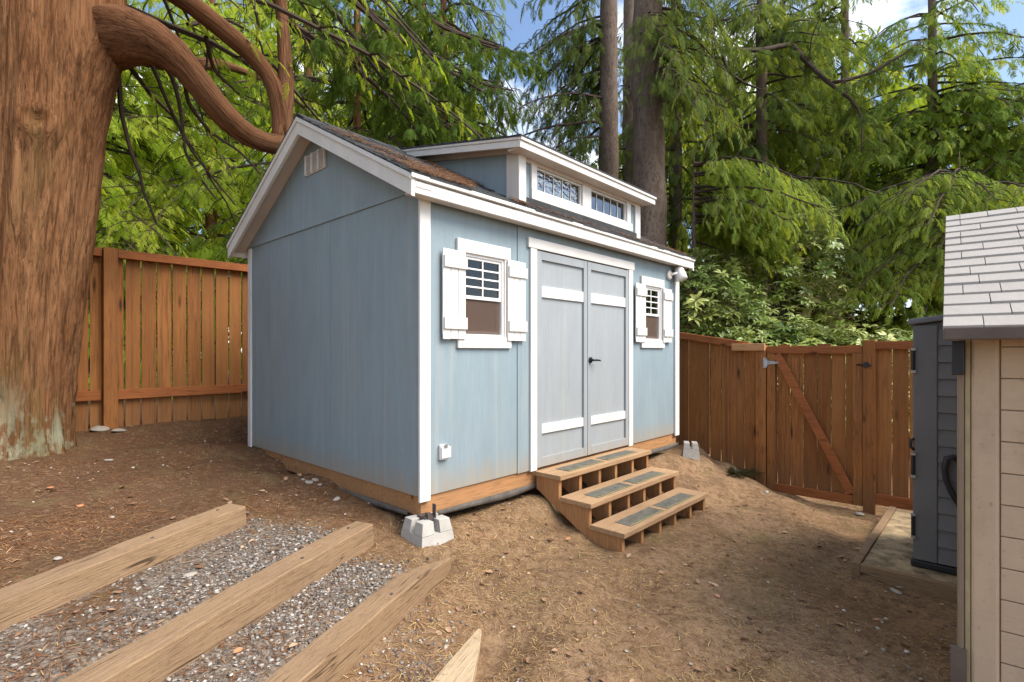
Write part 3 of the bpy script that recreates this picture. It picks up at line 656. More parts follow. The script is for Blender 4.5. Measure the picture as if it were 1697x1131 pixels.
timber(TIMB[3][0] - .03, TIMB[3][1], TIMB[3][2], 2.4, .19, .12, 'pale splintered timber end at the bottom of the picture', taper=(.5, -1, .02), mat=M['split'])

# ------------------------------------------------------------------ fences
def fence_frame(px, Y): return np.array([(px - CX) / F * Y, Y])
FL = fence_frame(180, 5.6); angU = math.atan2(U[1], U[0])
lf = empty('board_fence', (FL[0], FL[1], 0), angU, 'reddish board fence behind the big trunk, left of the shed', 'fence')
def board_mesh(w, h, th=.013):
    return MB().hexa([(-w / 2, 0, 0), (w / 2, 0, 0), (w / 2, th, 0), (-w / 2, th, 0), (-w / 2, 0, h), (w / 2, 0, h), (w / 2, th, h), (-w / 2, th, h)]).mesh('board')
bm = board_mesh(.139, 1.0); bm.materials.append(M['fence'])
def board(parent, x, y, z0, z1, w=.139, rot=0):
    o = bpy.data.objects.new('board', bm); COL.objects.link(o); o.parent = parent; o.location = (x, y, z0); o.scale = (w / .139, 1, z1 - z0); o.rotation_euler = (0, rot, rot * .5); return o
x = -1.9
while x < 5.6:
    if not (-.09 < x - .0 < .0 and False): board(lf, x, .0 + random.uniform(-.003, .003), .775 + random.uniform(-.01, .01), 2.62, .136 + random.uniform(-.006, .003), random.uniform(-.003, .003))
    x += .151
for xp in (-2.0, 0.0, 2.35, 4.7): bx('post', M['fence'], lf, xp - .062, xp + .062, -.125, -.012, .5, 2.70, .004)
for a, b in ((-1.93, -.07), (.07, 2.28), (2.42, 4.63)):
    bx('cap_rail', M['fenceH'], lf, a, b, -.085, -.006, 2.605, 2.695, .004); bx('rail', M['fenceH'], lf, a, b, -.052, -.008, 1.085, 1.19, .003)

GR = fence_frame(1432, 5.75); angV = math.atan2(V[1], V[0])
# local x runs along V (to the far left); local y points to the camera side when negative? -> y = rot90(V) = -U, so +y faces the camera
def frun(name, label): return empty(name, (GR[0], GR[1], 0), angV, label, 'fence')
f1 = frun('board_fence', 'board fence run with a sloping cap between shed corner and gate')
xb = 1.20; ends = []
while xb < 3.8:
    f = (xb - 1.12) / 1.04; zt = 1.66 + .155 * f if xb < 2.3 else 1.83
    z0 = gz(*(GR + V * xb)) - .04 if xb < 2.6 else .3
    board(f1, xb, -.018 + random.uniform(-.003, .003), z0, zt + .03, .139 + random.uniform(-.004, .003), random.uniform(-.004, .004)); xb += .1475
MB().hexa([(1.20, .0, 1.625), (1.20, .05, 1.625), (3.6, .05, 1.83 + .2), (3.6, .0, 1.83 + .2), (1.20, .0, 1.715), (1.20, .05, 1.715), (3.6, .05, 2.11), (3.6, .0, 2.11)]).build('cap_rail', M['fenceH'], f1, .003)
bx('post', M['fence'], f1, 1.008, 1.118, -.06, .055, -.4, 1.675, .004); bx('cap_block', M['freshH'], f1, 1.005, 1.40, .056, .096, 1.612, 1.70, .004)
bx('post', M['fence'], f1, 3.3, 3.4, -.12, -.02, 0, 2.0)
gt = empty('wooden_gate', (GR[0], GR[1], 0), angV, 'wooden gate with diagonal brace, hinge and black latch', 'gate')
for i in range(7): board(gt, .105 + i * .1425, -.028 + random.uniform(-.002, .002), -.03, 1.60 + random.uniform(.06, .09), .135 + random.uniform(-.003, .003))
bx('stile', M['fence'], gt, .008, .10, .0, .038, -.10, 1.575, .003); bx('stile', M['fence'], gt, .905, .995, .0, .038, -.10, 1.575, .003)
bx('rail', M['fenceH'], gt, .008, .995, .0, .040, 1.577, 1.66, .003); bx('rail', M['fenceH'], gt, .101, .904, .001, .036, -.10, .0, .003)
p0, p1 = Vector((.885, .0, 1.565)), Vector((.115, .0, .02)); d = (p1 - p0).normalized(); nn = Vector((d.z, 0, -d.x)) * .045
MB().hexa([p0 - nn + Vector((0, .003, 0)), p0 + nn + Vector((0, .003, 0)), p0 + nn + Vector((0, .037, 0)), p0 - nn + Vector((0, .037, 0)), p1 - nn + Vector((0, .003, 0)), p1 + nn + Vector((0, .003, 0)), p1 + nn + Vector((0, .037, 0)), p1 - nn + Vector((0, .037, 0))]).build('brace', M['fenceH'], gt, .003)
hg = MB(); hg.prism([(1.03, 1.40), (1.03, 1.53), (.995, 1.53), (.985, 1.49), (.86, 1.475), (.86, 1.455), (.985, 1.44), (.995, 1.40)], lambda a, b, kk: (a, .0565 - .012 * (a < .99) + .004 * kk, b)); hg.build('hinge', M['galv'], gt)
MB().tube([(.06, .045, 1.455), (-.03, .06, 1.455), (-.08, .062, 1.455)], .008, 6).build('latch', M['black'], gt, smooth=True)
f2 = frun('board_fence', 'short board fence panel between gate post and dark cabinet')
bx('post', M['fence'], f2, -.108, .004, -.05, .055, -.4, 1.725, .004)
MB().tube([(-.03, .055, 1.455), (-.03, .07, 1.455)], .03, 12).build('latch_plate', M['black'], f2)
for i in range(10): board(f2, -.175 - i * .147, -.02 + random.uniform(-.003, .003), .02, 1.69, .138, random.uniform(-.003, .003))
bx('cap_rail', M['fenceH'], f2, -1.6, -.109, .0, .045, 1.625, 1.712, .003); bx('rail', M['fenceH'], f2, -1.6, -.109, .0, .045, -.055, .06, .003)
bx('post', M['fence'], f2, -1.72, -1.61, -.05, .055, -.4, 1.72)

# ------------------------------------------------------------------ platform, cabinet, beige shed
CB = np.array([(1515 - CX) / F * 3.81, 3.81])         # cabinet's near left foot
pl = empty('timber_framed_slab', (CB[0], CB[1], 0), angV, 'mossy slab with timber edging under the dark cabinet', 'slab')
# local x along V (away-left), local y along -U (to the camera)
bx('slab', M['slab'], pl, -1.1, .289, -1.62, .219, -.08, .035, .006)
bx('edging', M['timber'], pl, .29, .345, -1.62, .272, -.10, .052, .005); bx('edging', M['timber'], pl, -1.1, .289, .22, .272, -.10, .048, .005)
cab = empty('storage_cabinet', (CB[0], CB[1], .036), angV, 'dark grey resin storage cabinet with lapped panels and a curved handle', 'cabinet')
CWd, CDp, CH = 1.0, .75, 1.80
MB().hexa([(-CWd, -CDp, .05), (0, -CDp, .05), (0, 0, .05), (-CWd, 0, .05), (-CWd, -CDp, CH + .08), (0, -CDp, CH - .04), (0, 0, CH - .04), (-CWd, 0, CH + .08)]).build('body', M['resin'], cab, .01)
bx('base', M['resin2'], cab, -CWd - .02, .02, -CDp - .02, .022, 0, .051, .01)
MB().hexa([(-CWd - .03, -CDp - .03, CH + .085), (.035, -CDp - .03, CH - .042), (.035, .05, CH - .042), (-CWd - .03, .05, CH + .085), (-CWd - .03, -CDp - .03, CH + .125), (.035, -CDp - .03, CH + .0), (.03, .04, CH + .0), (-CWd - .03, .04, CH + .125)]).build('lid', M['resin'], cab, .012)
bx('corner_stile', M['resin'], cab, -.135, .006, .001, .022, .055, CH - .045, .008)
zz = .06; i = 0
while zz < CH - .1:
    h = .118; pz1 = min(zz + h, CH - .06)
    MB().hexa([(-CWd, .001, zz), (-.136, .001, zz), (-.136, .022, zz), (-CWd, .022, zz), (-CWd, .001, pz1), (-.136, .001, pz1), (-.136, .006, pz1), (-CWd, .006, pz1)]).build('lap_panel', M['resin'], cab, .002); zz += h + .001
for zc in (1.50, .74, .30):
    h = MB().tube([(.004, .028, zc - .07), (.004, .028, zc + .07)], .012, 8).build('hinge', M['resin2'], cab); MB().box(-.012, .016, .022, .040, zc + .072, zc + .09).box(-.012, .016, .022, .040, zc - .09, zc - .072).build('hinge_knuckle', M['galv'], h)
MB().tube([(-.25, .015, .80), (-.225, .055, .83), (-.19, .06, .82), (-.175, .06, .75), (-.185, .06, .66), (-.215, .06, .58), (-.255, .055, .50), (-.29, .015, .47)], [.016, .02, .022, .02, .019, .02, .019, .016], 8).build('handle', M['resin2'], cab, smooth=True)
MB().tube([(.0, .018, .93), (.016, .03, .92), (.018, .03, .87), (.0, .018, .85)], .010, 8).build('side_catch', M['resin2'], cab, smooth=True)

BA = R(90 - 40.1); ub = np.array([math.cos(BA), math.sin(BA)]); vb = np.array([-ub[1], ub[0]])
BP = np.array([(1592 - CX) / F * 2.3, 2.3])
be = empty('resin_shed', (BP[0], BP[1], 0), math.atan2(ub[1], ub[0]), 'beige resin shed with grey shingled roof at the right edge', 'shed')
# local x = into the shed, local y = away-left along its face (face spans y<0), face at x=0
BW = 1.9
bx('wall_core', M['beige'], be, .012, 1.9, -BW, -.012, -.1, 1.74)
bx('corner_edge', M['mossy'], be, -.013, .03, -.032, -.0142, -.12, 1.69, .004); bx('corner_post', M['beige'], be, -.016, .05, -.125, -.033, -.12, 1.70, .012); bx('corner_edge', M['beigedark'], be, -.012, .03, -.0135, .012, -.12, 1.70, .008)
bx('corner_edge', M['beigedark'], be, .031, .06, -.0135, .006, -.12, 1.70, .004)
zz = -.12
while zz < 1.70: bx('lap_panel', M['beige'], be, -.004, .0115, -BW, -.129, zz, min(zz + .130, 1.71), .003); zz += .134
bx('plinth', M['eave'], be, -.03, .0, -.02, .035, -.12, .30)
EX, EZ0, TN = -.16, 1.652, .5; rfx = 1.40
EY = .06
def rz_(x): return EZ0 + .055 + (x - EX) * TN
r_ = MB().hexa([(EX + .01, -BW, EZ0), (EX + .01, EY - .012, EZ0), (rfx, EY - .012, rz_(rfx) - .09), (rfx, -BW, rz_(rfx) - .09), (EX + .01, -BW, EZ0 + .042), (EX + .01, EY - .012, EZ0 + .042), (rfx, EY - .012, rz_(rfx) - .012), (rfx, -BW, rz_(rfx) - .012)]).build('roof', M['eave'], be, .004)
bx('eave_lip', M['eave'], r_, EX - .014, EX + .009, -BW, EY - .002, EZ0 - .004, EZ0 + .05, .006)
MB().hexa([(rfx, -BW, rz_(rfx) - .09), (rfx, EY - .012, rz_(rfx) - .09), (2.0, EY - .012, rz_(rfx) - .4), (2.0, -BW, rz_(rfx) - .4), (rfx, -BW, rz_(rfx) - .012), (rfx, EY - .012, rz_(rfx) - .012), (2.0, EY - .012, rz_(rfx) - .3), (2.0, -BW, rz_(rfx) - .3)]).build('back_slope', M['eave'], r_)
bx('bracket', M['resin2'], be, -.09, -.017, -.01, .03, 1.50, 1.645, .003)
x = EX - .012; rows = 0
while x < rfx - .03:
    x1 = min(x + .112, rfx); y = EY
    y -= random.choice([.10, .16, .07, .22, .13]) ; segs = [EY, y]
    while y > -BW: y -= random.choice([.13, .24, .27, .18, .30]); segs.append(max(y, -BW))
    for a, b in zip(segs, segs[1:]):
        if a - b < .02: continue
        a2, b2 = a - .0014, b + .0014; zl = random.uniform(-.002, .002)
        MB().hexa([(x, b2, rz_(x) - .010), (x, a2, rz_(x) - .010), (x1 + .015, a2, rz_(x1 + .015) - .011), (x1 + .015, b2, rz_(x1 + .015) - .011), (x, b2, rz_(x) + .006 + zl), (x, a2, rz_(x) + .006 + zl), (x1 + .015, a2, rz_(x1 + .015) - .006), (x1 + .015, b2, rz_(x1 + .015) - .006)]).build('shingle', M['shingle'], r_, .0015)
    x = x1; rows += 1

# ------------------------------------------------------------------ stones
def stone_mesh(seed, rough=.18):
    r = random.Random(seed); m = MB(); nu, nv = 10, 6
    ph = [r.uniform(0, 6.28) for _ in range(6)]
    m.v.append((0, 0, .5))
    for i in range(1, nv):
        th = math.pi * i / nv
        for j in range(nu):
            a = 2 * math.pi * j / nu; d = .5 * (1 + rough * (math.sin(2 * a + ph[0]) * .5 + math.sin(3 * a + ph[1] + th * 2) * .5 + math.sin(th * 3 + ph[2]) * .4))
            m.v.append((d * math.sin(th) * math.cos(a), d * math.sin(th) * math.sin(a), d * math.cos(th)))
    m.v.append((0, 0, -.5)); e = len(m.v) - 1
    for j in range(nu): m.f.append((0, 1 + j, 1 + (j + 1) % nu)); m.f.append((e, e - nu + (j + 1) % nu, e - nu + j))
    for i in range(nv - 2):
        for j in range(nu): a = 1 + i * nu + j; b = 1 + i * nu + (j + 1) % nu; m.f.append((a, a + nu, b + nu, b))
    me = m.mesh('stone'); me.shade_smooth(); me.materials.append(M['stone']); return me
SM = [stone_mesh(i) for i in range(5)]
def stone(px, py, size, label, flat=.55, asp=1.35, Yg=None):
    # walk down the pixel's ray until it meets the ground
    Y = .8
    while Y < 12:
        p = at(px, py, Y)
        if p[2] <= gz(p[0], p[1]): break
        Y += .02
    x, y, z = at(px, py, Y)
    o = bpy.data.objects.new('stone', random.choice(SM)); COL.objects.link(o); o.location = (x, y, gz(x, y) + size * flat * .25)
    o.scale = (size * asp, size, size * flat); o.rotation_euler = (random.uniform(-.15, .15), random.uniform(-.15, .15), random.uniform(0, 3)); return tag(o, label, 'stone')
stone(133, 710, .17, 'flat pale stone at the fence foot, beside the big trunk')
stone(166, 714, .16, 'flat pale stone at the foot of the left fence post', .4)
stone(197, 716, .11, 'small pale stone just right of the left fence post', .4)
stone(512, 802, .055, 'rounded tan stone, largest of the cluster by the shed skid')
stone(522, 798, .05, 'grey stone touching the skid in the stone cluster'); stone(530, 806, .035, 'tiny pale stone, lowest of the cluster by the skid')
stone(558, 830, .05, 'lone tan stone on the slope between cluster and pier block')
stone(502, 796, .03, 'tiny white stone leftmost in the cluster by the skid')
stone(1441, 958, .06, 'blue-grey stone by the corner of the timber-edged slab'); stone(1489, 973, .07, 'flat grey stone in front of the slab edging', .4, 1.6)
stone(1485, 982, .05, 'pale flat stone leaning on the grey one before the slab', .4, 1.6)
stone(1424, 855, .075, 'tan stone in front of the gate post'); stone(1218, 783, .09, 'pale stone at the fence foot behind the low dark plant')
stone(186, 860, .03, 'white pebble on the bare slope above the highest timber'); stone(96, 928, .035, 'white pebble beside the highest timber')
stone(315, 955, .045, 'white stone on the gravel between the two upper timbers', .4)
stone(180, 765, .05, 'tan chip of stone near the big trunk', .4); stone(1270, 817, .05, 'small stone at the foot of the hinge post')

# ------------------------------------------------------------------ ground litter
def in_shed(x, y):
    dx, dy = x - P0[0], y - P0[1]; t = dx * U[0] + dy * U[1]; s = dx * V[0] + dy * V[1]; return (t > .03) & (t < SL - .03) & (s > .03) & (s < SW - .03)
def free(x, y):
    bad = in_shed(x, y)
    lx = (x - BP[0]) * ub[0] + (y - BP[1]) * ub[1]; ly = (x - BP[0]) * vb[0] + (y - BP[1]) * vb[1]; bad |= (lx > -.0) & (ly < .02)
    lx = (x - CB[0]) * V[0] + (y - CB[1]) * V[1]; ly = -(x - CB[0]) * U[0] - (y - CB[1]) * U[1]; bad |= (lx < .35) & (lx > -1.1) & (ly > -1.62) & (ly < .28)
    q = NTQ[0] * x + NTQ[1] * y; p = DT[0] * x + DT[1] * y
    for tq, tp, _ in TIMB: bad |= (np.abs(q - tq) < .075) & (p < tp)
    return ~bad
def spread(n, near=True):
    Y = rng.uniform(1.35, 7.4, n * 2) if not near else 1.35 + 6 * rng.uniform(0, 1, n * 2) ** 1.5
    X = (rng.uniform(-120, 1600, n * 2) - CX) / F * Y; m = free(X, Y); return X[m][:n], Y[m][:n]
def gnormal(x, y):
    e = .02; a = ground(x + e, y) - ground(x - e, y); b = ground(x, y + e) - ground(x, y - e); return norm(np.stack([-a, -b, np.full_like(a, 2 * e)], -1))
x, y = spread(85000); gm = gravel_mask(x, y); kp = rng.uniform(0, 1, len(x)) > gm * .72; x, y = x[kp], y[kp]
cl = wob(x, y, 4, 18); kp = rng.uniform(0, 1, len(x)) < np.clip(.55 + .5 * cl, .12, 1); x, y = x[kp], y[kp]
rt = x > -.9
tag(link('needle_litter', needles('needle_litter', x[rt], y[rt], ground(x[rt], y[rt]) + .004, gnormal(x[rt], y[rt]), .02, .07, .0030, None), M['needle']), 'dry conifer needles strewn over the bare yard', 'needles', kind='stuff')
tag(link('cedar_duff', needles('cedar_duff', x[~rt], y[~rt], ground(x[~rt], y[~rt]) + .004, gnormal(x[~rt], y[~rt]), .02, .075, .0038, None), M['needle2']), 'red-brown cedar duff on the slope by the big trunk', 'needles', kind='stuff')
# gravel
oct_v = np.array([[1, 0, 0], [0, 1, 0], [-1, 0, 0], [0, -1, 0], [0, 0, 1], [0, 0, -1], [.7, .7, .5], [-.7, .6, .55], [-.6, -.7, .5], [.65, -.7, .45]], float) * .5
oct_f = np.array([[0, 6, 9], [6, 4, 9], [6, 7, 4], [7, 8, 4], [8, 9, 4], [1, 7, 6], [2, 8, 7], [3, 9, 8], [0, 1, 6], [1, 2, 7], [2, 3, 8], [3, 0, 9]])
def pebbles(name, x, y, lo, hi, mat, sink=.2):
    n = len(x); th = rng.uniform(0, 6.28, n); sz = lo + (hi - lo) * rng.uniform(0, 1, n) ** 2.2
    sc = np.stack([sz * rng.uniform(1, 1.6, n), sz, sz * rng.uniform(.45, .8, n)], -1)
    up = np.stack([rng.normal(0, .35, n), rng.normal(0, .35, n), np.ones(n)], -1)
    P, T, ti = scatter(oct_v, oct_f, np.stack([x, y, ground(x, y) + sz * .12], -1), np.stack([np.cos(th), np.sin(th), rng.normal(0, .2, n)], -1), up, sc, rng.uniform(0, 1, n)); return link(name, np_mesh(name, P, T, ti), mat)
M['gravel'] = m_tint('gravel_stone', [(0, (.085, .07, .06)), (.4, (.18, .155, .135)), (.7, (.28, .25, .22)), (.93, (.38, .36, .335)), (1, (.56, .54, .50))], .85)
p = rng.uniform(-.2, 3.0, 60000); q = rng.uniform(-2.95, -.95, 60000); x = q * NTQ[0] + p * DT[0]; y = q * NTQ[1] + p * DT[1]
kp = (rng.uniform(0, 1, len(x)) < gravel_mask(x, y) ** 1.8 * np.clip(.50 + .55 * wob(x * 1.3, y * 1.3, 5, 15), .05, 1)) & free(x, y) & (y > .9); x, y = x[kp], y[kp]
tag(pebbles('gravel', x, y, .0045, .021, M['gravel']), 'grey and white crushed gravel filling the strips between timbers', 'gravel', kind='stuff')
x, y = spread(3200); kp = rng.uniform(0, 1, len(x)) < np.clip(.35 + .6 * wob(x, y, 2, 16), .05, 1); x, y = x[kp], y[kp]
M['pebble'] = m_tint('yard_pebble', [(0, (.14, .10, .075)), (.5, (.30, .23, .17)), (.85, (.42, .36, .29)), (1, (.60, .56, .50))], .85)
tag(pebbles('scattered_pebbles', x, y, .006, .026, M['pebble']), 'small pebbles scattered over the brown soil', 'pebbles', kind='stuff')
# fallen leaves
lv = np.array([[0, 0, 0], [.28, .30, .10], [.30, -.30, .12], [.45, 0, -.04], [.70, .27, .16], [.72, -.25, .05], [1, 0, .12]], float)
lf_ = np.array([[0, 3, 1], [0, 2, 3], [1, 3, 4], [2, 5, 3], [3, 6, 4], [3, 5, 6]])
x, y = spread(480); n = len(x); th = rng.uniform(0, 6.28, n)
P, T, ti = scatter(lv, lf_, np.stack([x, y, ground(x, y) + .008], -1), np.stack([np.cos(th), np.sin(th), rng.normal(0, .15, n)], -1), norm(np.stack([rng.normal(0, .3, n), rng.normal(0, .3, n), np.ones(n)], -1)), rng.uniform(.022, .055, n), rng.uniform(0, 1, n))
M['deadleaf'] = m_tint('dead_leaf', [(0, (.15, .075, .04)), (.5, (.32, .185, .11)), (.85, (.46, .31, .20)), (1, (.46, .20, .09))], .8)
tag(link('fallen_leaves', np_mesh('fallen_leaves', P, T, ti), M['deadleaf']), 'curled brown leaves dropped across the yard', 'leaves', kind='stuff')
#FOLIAGE
# ------------------------------------------------------------------ trees and shrubs
def spray(pairs, wid, droop, ang=48, ln=.42, seed=1):
    r = random.Random(seed); v = []; f = []
    def blade(bx_, by, bz, dx, dy, dz, l, w):
        n = len(v); px, py = -dy, dx; mxx = .42
        v.extend([(bx_, by, bz), (bx_ + dx * l * mxx + px * w, by + dy * l * mxx + py * w, bz + dz * l * mxx - w * .3), (bx_ + dx * l * mxx - px * w, by + dy * l * mxx - py * w, bz + dz * l * mxx - w * .3), (bx_ + dx * l, by + dy * l, bz + dz * l - .10 * l)])
        f.extend([(n, n + 2, n + 1), (n + 1, n + 2, n + 3)])
    for i in range(pairs):
        x = .06 + .86 * i / pairs; z = -droop * x * x
        for sd_ in (-1, 1):
            a = R(ang + r.uniform(-12, 12)) * sd_; l = (ln * (1 - x) ** .65 + .10) * r.uniform(.75, 1.15)
            blade(x + r.uniform(-.02, .02), 0, z, math.cos(a), math.sin(a), -droop * (.5 + x) + r.uniform(-.15, .1), l, wid * r.uniform(.8, 1.2))
    blade(.55, 0, -droop * .30, 1, 0, -droop * 1.5, .45, wid)
    return np.array(v, float), np.array(f)
SP_CEDAR = [spray(10, .034, .40, 44, .36, s) for s in (1, 2, 3)]
SP_FINE = [spray(11, .029, .50, 40, .34, s) for s in (4, 5, 6)]
SP_HEM = [spray(14, .023, .50, 40, .30, s) for s in (4, 5, 6)]
SP_FAR = [spray(5, .060, .35, 46, .45, s) for s in (7, 8)]
def rleaf(seed):
    r = random.Random(seed); v = []; f = []; nl = 8
    for i in range(nl):
        a = 2 * math.pi * (i + r.uniform(-.3, .3)) / nl; el_ = r.uniform(-.25, .55); l = r.uniform(.75, 1.1); w = l * .155
        c, s_ = math.cos(a), math.sin(a); n = len(v)
        def pt(x, y, z): return (c * x - s_ * y, s_ * x + c * y, z)
        v.extend([pt(.06, 0, .0), pt(.40 * l, w, el_ * .4 * l + .03), pt(.42 * l, 0, el_ * .42 * l - .02), pt(.40 * l, -w, el_ * .4 * l + .03), pt(.75 * l, w * .8, el_ * .6 * l - .02), pt(.76 * l, 0, el_ * .6 * l - .06), pt(.75 * l, -w * .8, el_ * .6 * l - .02), pt(l, 0, el_ * .65 * l - .16)])
        f.extend([(n, n + 2, n + 1), (n, n + 3, n + 2), (n + 1, n + 2, n + 5), (n + 1, n + 5, n + 4), (n + 2, n + 3, n + 6), (n + 2, n + 6, n + 5), (n + 4, n + 5, n + 7), (n + 5, n + 6, n + 7)])
    return np.array(v, float), np.array(f)
SP_RHO = [rleaf(s) for s in (1, 2, 3)]

class Crown:
    def __init__(s): s.pos = []; s.dx = []; s.up = []; s.sc = []; s.ti = []; s.wood = MB()
    def add(s, p, d, u, sc, ti): s.pos.append(p); s.dx.append(d); s.up.append(u); s.sc.append(sc); s.ti.append(ti)
    def bough(s, base, az_, length, rise=.1, droop=.5, r0=.03, spacing=.20, tl=.75, ss=.30, dens=.13, start=.12, hang=.55, tint=0.5, tv=.42, side_bend=0.0, twig=True):
        n = max(5, int(length / .28)); pts = []; bx_, by, bz = base; a = az_; x, y = bx_, by; st = length / n
        for i in range(n + 1):
            f = i / n; pts.append((x + random.gauss(0, .02) * (i > 0), y + random.gauss(0, .02) * (i > 0), bz + length * (rise * f - droop * f * f)))
            a += side_bend / n + random.gauss(0, .06); x += math.cos(a) * st; y += math.sin(a) * st
        s.wood.tube(pts, [r0 * (1 - .85 * i / n) + .003 for i in range(n + 1)], 5, False)
        l = length * start; sd_ = 1
        while l < length:
            f = l / length; i = min(n - 1, int(f * n)); q = f * n - i; p = [pts[i][j] * (1 - q) + pts[i + 1][j] * q for j in range(3)]
            hx, hy = pts[i + 1][0] - pts[i][0], pts[i + 1][1] - pts[i][1]; ha = math.atan2(hy, hx) + sd_ * random.uniform(.7, 1.25); sd_ = -sd_
            L = tl * (1 - .55 * f) * random.uniform(.6, 1.15); m = 2; tp = []; dr = hang * random.uniform(.6, 1.3)
            for j in range(m + 1):
                g_ = j / m; tp.append((p[0] + math.cos(ha) * L * g_, p[1] + math.sin(ha) * L * g_, p[2] + L * (.05 * g_ - dr * g_ * g_)))
            if twig: s.wood.tube(tp, [r0 * .25 * (1 - .7 * j / m) + .0025 for j in range(m + 1)], 3, False)
            k_ = dens * .4; s2 = 1; tt = tint + random.gauss(0, tv * .6)
            while k_ < L * 1.02:
                g_ = min(1, k_ / L); j = min(m - 1, int(g_ * m)); q = g_ * m - j; pp = tuple(tp[j][c] * (1 - q) + tp[j + 1][c] * q for c in range(3))
                aa = ha + s2 * random.uniform(.35, 1.0); s2 = -s2; dd = random.uniform(.3, 1.0) * hang + .15
                s.add(pp, (math.cos(aa), math.sin(aa), -dd), (random.gauss(0, .35), random.gauss(0, .35), 1), ss * random.uniform(.55, 1.3) * (1 - .25 * f), min(1, max(0, tt + random.gauss(0, tv * .5))))
                k_ += dens * random.uniform(.7, 1.3)
            l += spacing * random.uniform(.6, 1.4)
        s.add(pts[-1], (math.cos(a), math.sin(a), -hang), (0, 0, 1), ss * 1.1, min(1, max(0, tint)))
        return pts
    def build(s, root, temps, mat, wood=True):
        if wood and s.wood.v: s.wood.build('branches', M['twig'], root)
        n = len(s.pos); ch = rng.integers(0, len(temps), n); Ps, Ts, Is, o = [], [], [], 0
        A = [np.array(a, float) for a in (s.pos, s.dx, s.up, s.sc, s.ti)]
        for i, (tv, tf) in enumerate(temps):
            mk = ch == i
            if not mk.any(): continue
            P, T, I = scatter(tv, tf, A[0][mk], A[1][mk], A[2][mk], A[3][mk], A[4][mk]); Ps.append(P); Ts.append(T + o); Is.append(I); o += len(P)
        off = np.array(root.location); c = link('crown', np_mesh('crown', np.concatenate(Ps), np.concatenate(Ts), np.concatenate(Is)), mat, root)
        for ob in root.children:
            if ob.name.startswith(('crown', 'branches')): ob.location = -Vector(off)
        return len(np.concatenate(Ts))

def trunk_mesh(path, radii, seg=14, ridge=.05, nr=7, flare=None):
    m = MB(); pts = [Vector(p) for p in path]; rings = []
    tot = 0; K = 10; fine = []; fr_ = []
    for i in range(len(pts) - 1):
        nsub = max(2, int((pts[i + 1] - pts[i]).length / .18))
        for j in range(nsub): g_ = j / nsub; fine.append(pts[i].lerp(pts[i + 1], g_)); fr_.append(radii[i] * (1 - g_) + radii[i + 1] * g_)
    fine.append(pts[-1]); fr_.append(radii[-1]); n = len(fine)
    for _ in range(2): fine = [fine[0]] + [(fine[i - 1] + fine[i] * 2 + fine[i + 1]) / 4 for i in range(1, n - 1)] + [fine[-1]]
    ph0 = random.uniform(0, 6); fr_ = [r_i * (1 + ridge * (.55 * math.sin(i * 1.1 + ph0) + .45 * math.sin(i * .43 + ph0 * 2))) for i, r_i in enumerate(fr_)]
    m.tube(fine, fr_, seg, True); s0 = random.uniform(0, 9); m.bk = []; acc = 0
    for i in range(n):
        if i: acc += (fine[i] - fine[i - 1]).length
        m.bk += [(s0 + fr_[i] * math.cos(6.2832 * j / seg), s0 + fr_[i] * math.sin(6.2832 * j / seg), acc) for j in range(seg)]
    ph = [random.uniform(0, 6) for _ in range(4)]
    for i in range(n):
        for j in range(seg):
            k_ = i * seg + j; p = Vector(m.v[k_]); c = fine[i]; a = 2 * math.pi * j / seg
            d = 1 + ridge * (math.sin(nr * a + ph[0] + i * .15) * .5 + math.sin(3 * a + ph[1] + i * .07) * .6 + math.sin((nr + 6) * a + ph[2] - i * .3) * .3) + random.gauss(0, ridge * .15)
            m.v[k_] = tuple(c + (p - c) * d)
    return m

# --- the big cedar at the left
TC = (-4.40, 4.50); tz0 = gz(*TC) - .15
bc = empty('big_cedar', (TC[0], TC[1], tz0), 0, 'huge old cedar with stringy red-brown bark and heavy curved limbs', 'tree')
zs = [0, .12, .3, .6, 1.2, 2.0, 3.0, 3.7, 4.4, 6.0, 9.0]
cxs = [-.10, -.10, -.08, -.04, .05, .16, .29, .38, .44, .52, .62]
rs = [.55, .53, .51, .49, .475, .475, .485, .51, .48, .45, .36]
m = MB(); SEG = 210; RG = []
from mathutils import noise as mn
H = np.concatenate([np.arange(0, 5.0, .045), np.arange(5.0, 9.01, .3)])
for h in H:
    r0 = np.interp(h, zs, rs); cx_ = np.interp(h, zs, cxs)
    for j in range(SEG):
        a = 2 * math.pi * j / SEG; tw = a + .10 * h
        x, y = math.cos(tw), math.sin(tw)
        lob = mn.noise(Vector((x * 1.2, y * 1.2, h * .18))) * .13 + mn.noise(Vector((x * 3.2, y * 3.2, h * .30 + 5))) * .075 * (1 + .8 * math.exp(-h * 1.1))
        rid = abs(mn.noise(Vector((x * 9, y * 9, h * .40 + 3)))) * -.095 - abs(mn.noise(Vector((x * 21, y * 21, h * .9)))) * .075 + mn.noise(Vector((x * 45, y * 45, h * 1.8))) * .012
        flr = .10 * math.exp(-h * 3.0) * (1 + .6 * math.sin(5 * a + 1))
        # old branch scar facing the camera
        da = (a - R(-45) + math.pi) % (2 * math.pi) - math.pi; dh = h - 2.87; rr = math.hypot(da * .5, dh)
        scar = .075 * math.exp(-(rr / .16) ** 2) - .10 * math.exp(-(rr / .045) ** 2) + .03 * math.exp(-((da * .5) / .22) ** 2 - ((dh + .55) / .5) ** 2) + .012 * math.sin(rr * 70) * math.exp(-(rr / .25) ** 2)
        db = (a - R(8) + math.pi) % (2 * math.pi) - math.pi; col_ = .11 * math.exp(-(db / .6) ** 2 - ((h - 3.85) / (.55 if h < 3.85 else .8)) ** 2)
        r = r0 * (1 + lob + rid + flr) + scar + col_
        m.v.append((cx_ + r * math.cos(a), r * math.sin(a), float(h)))
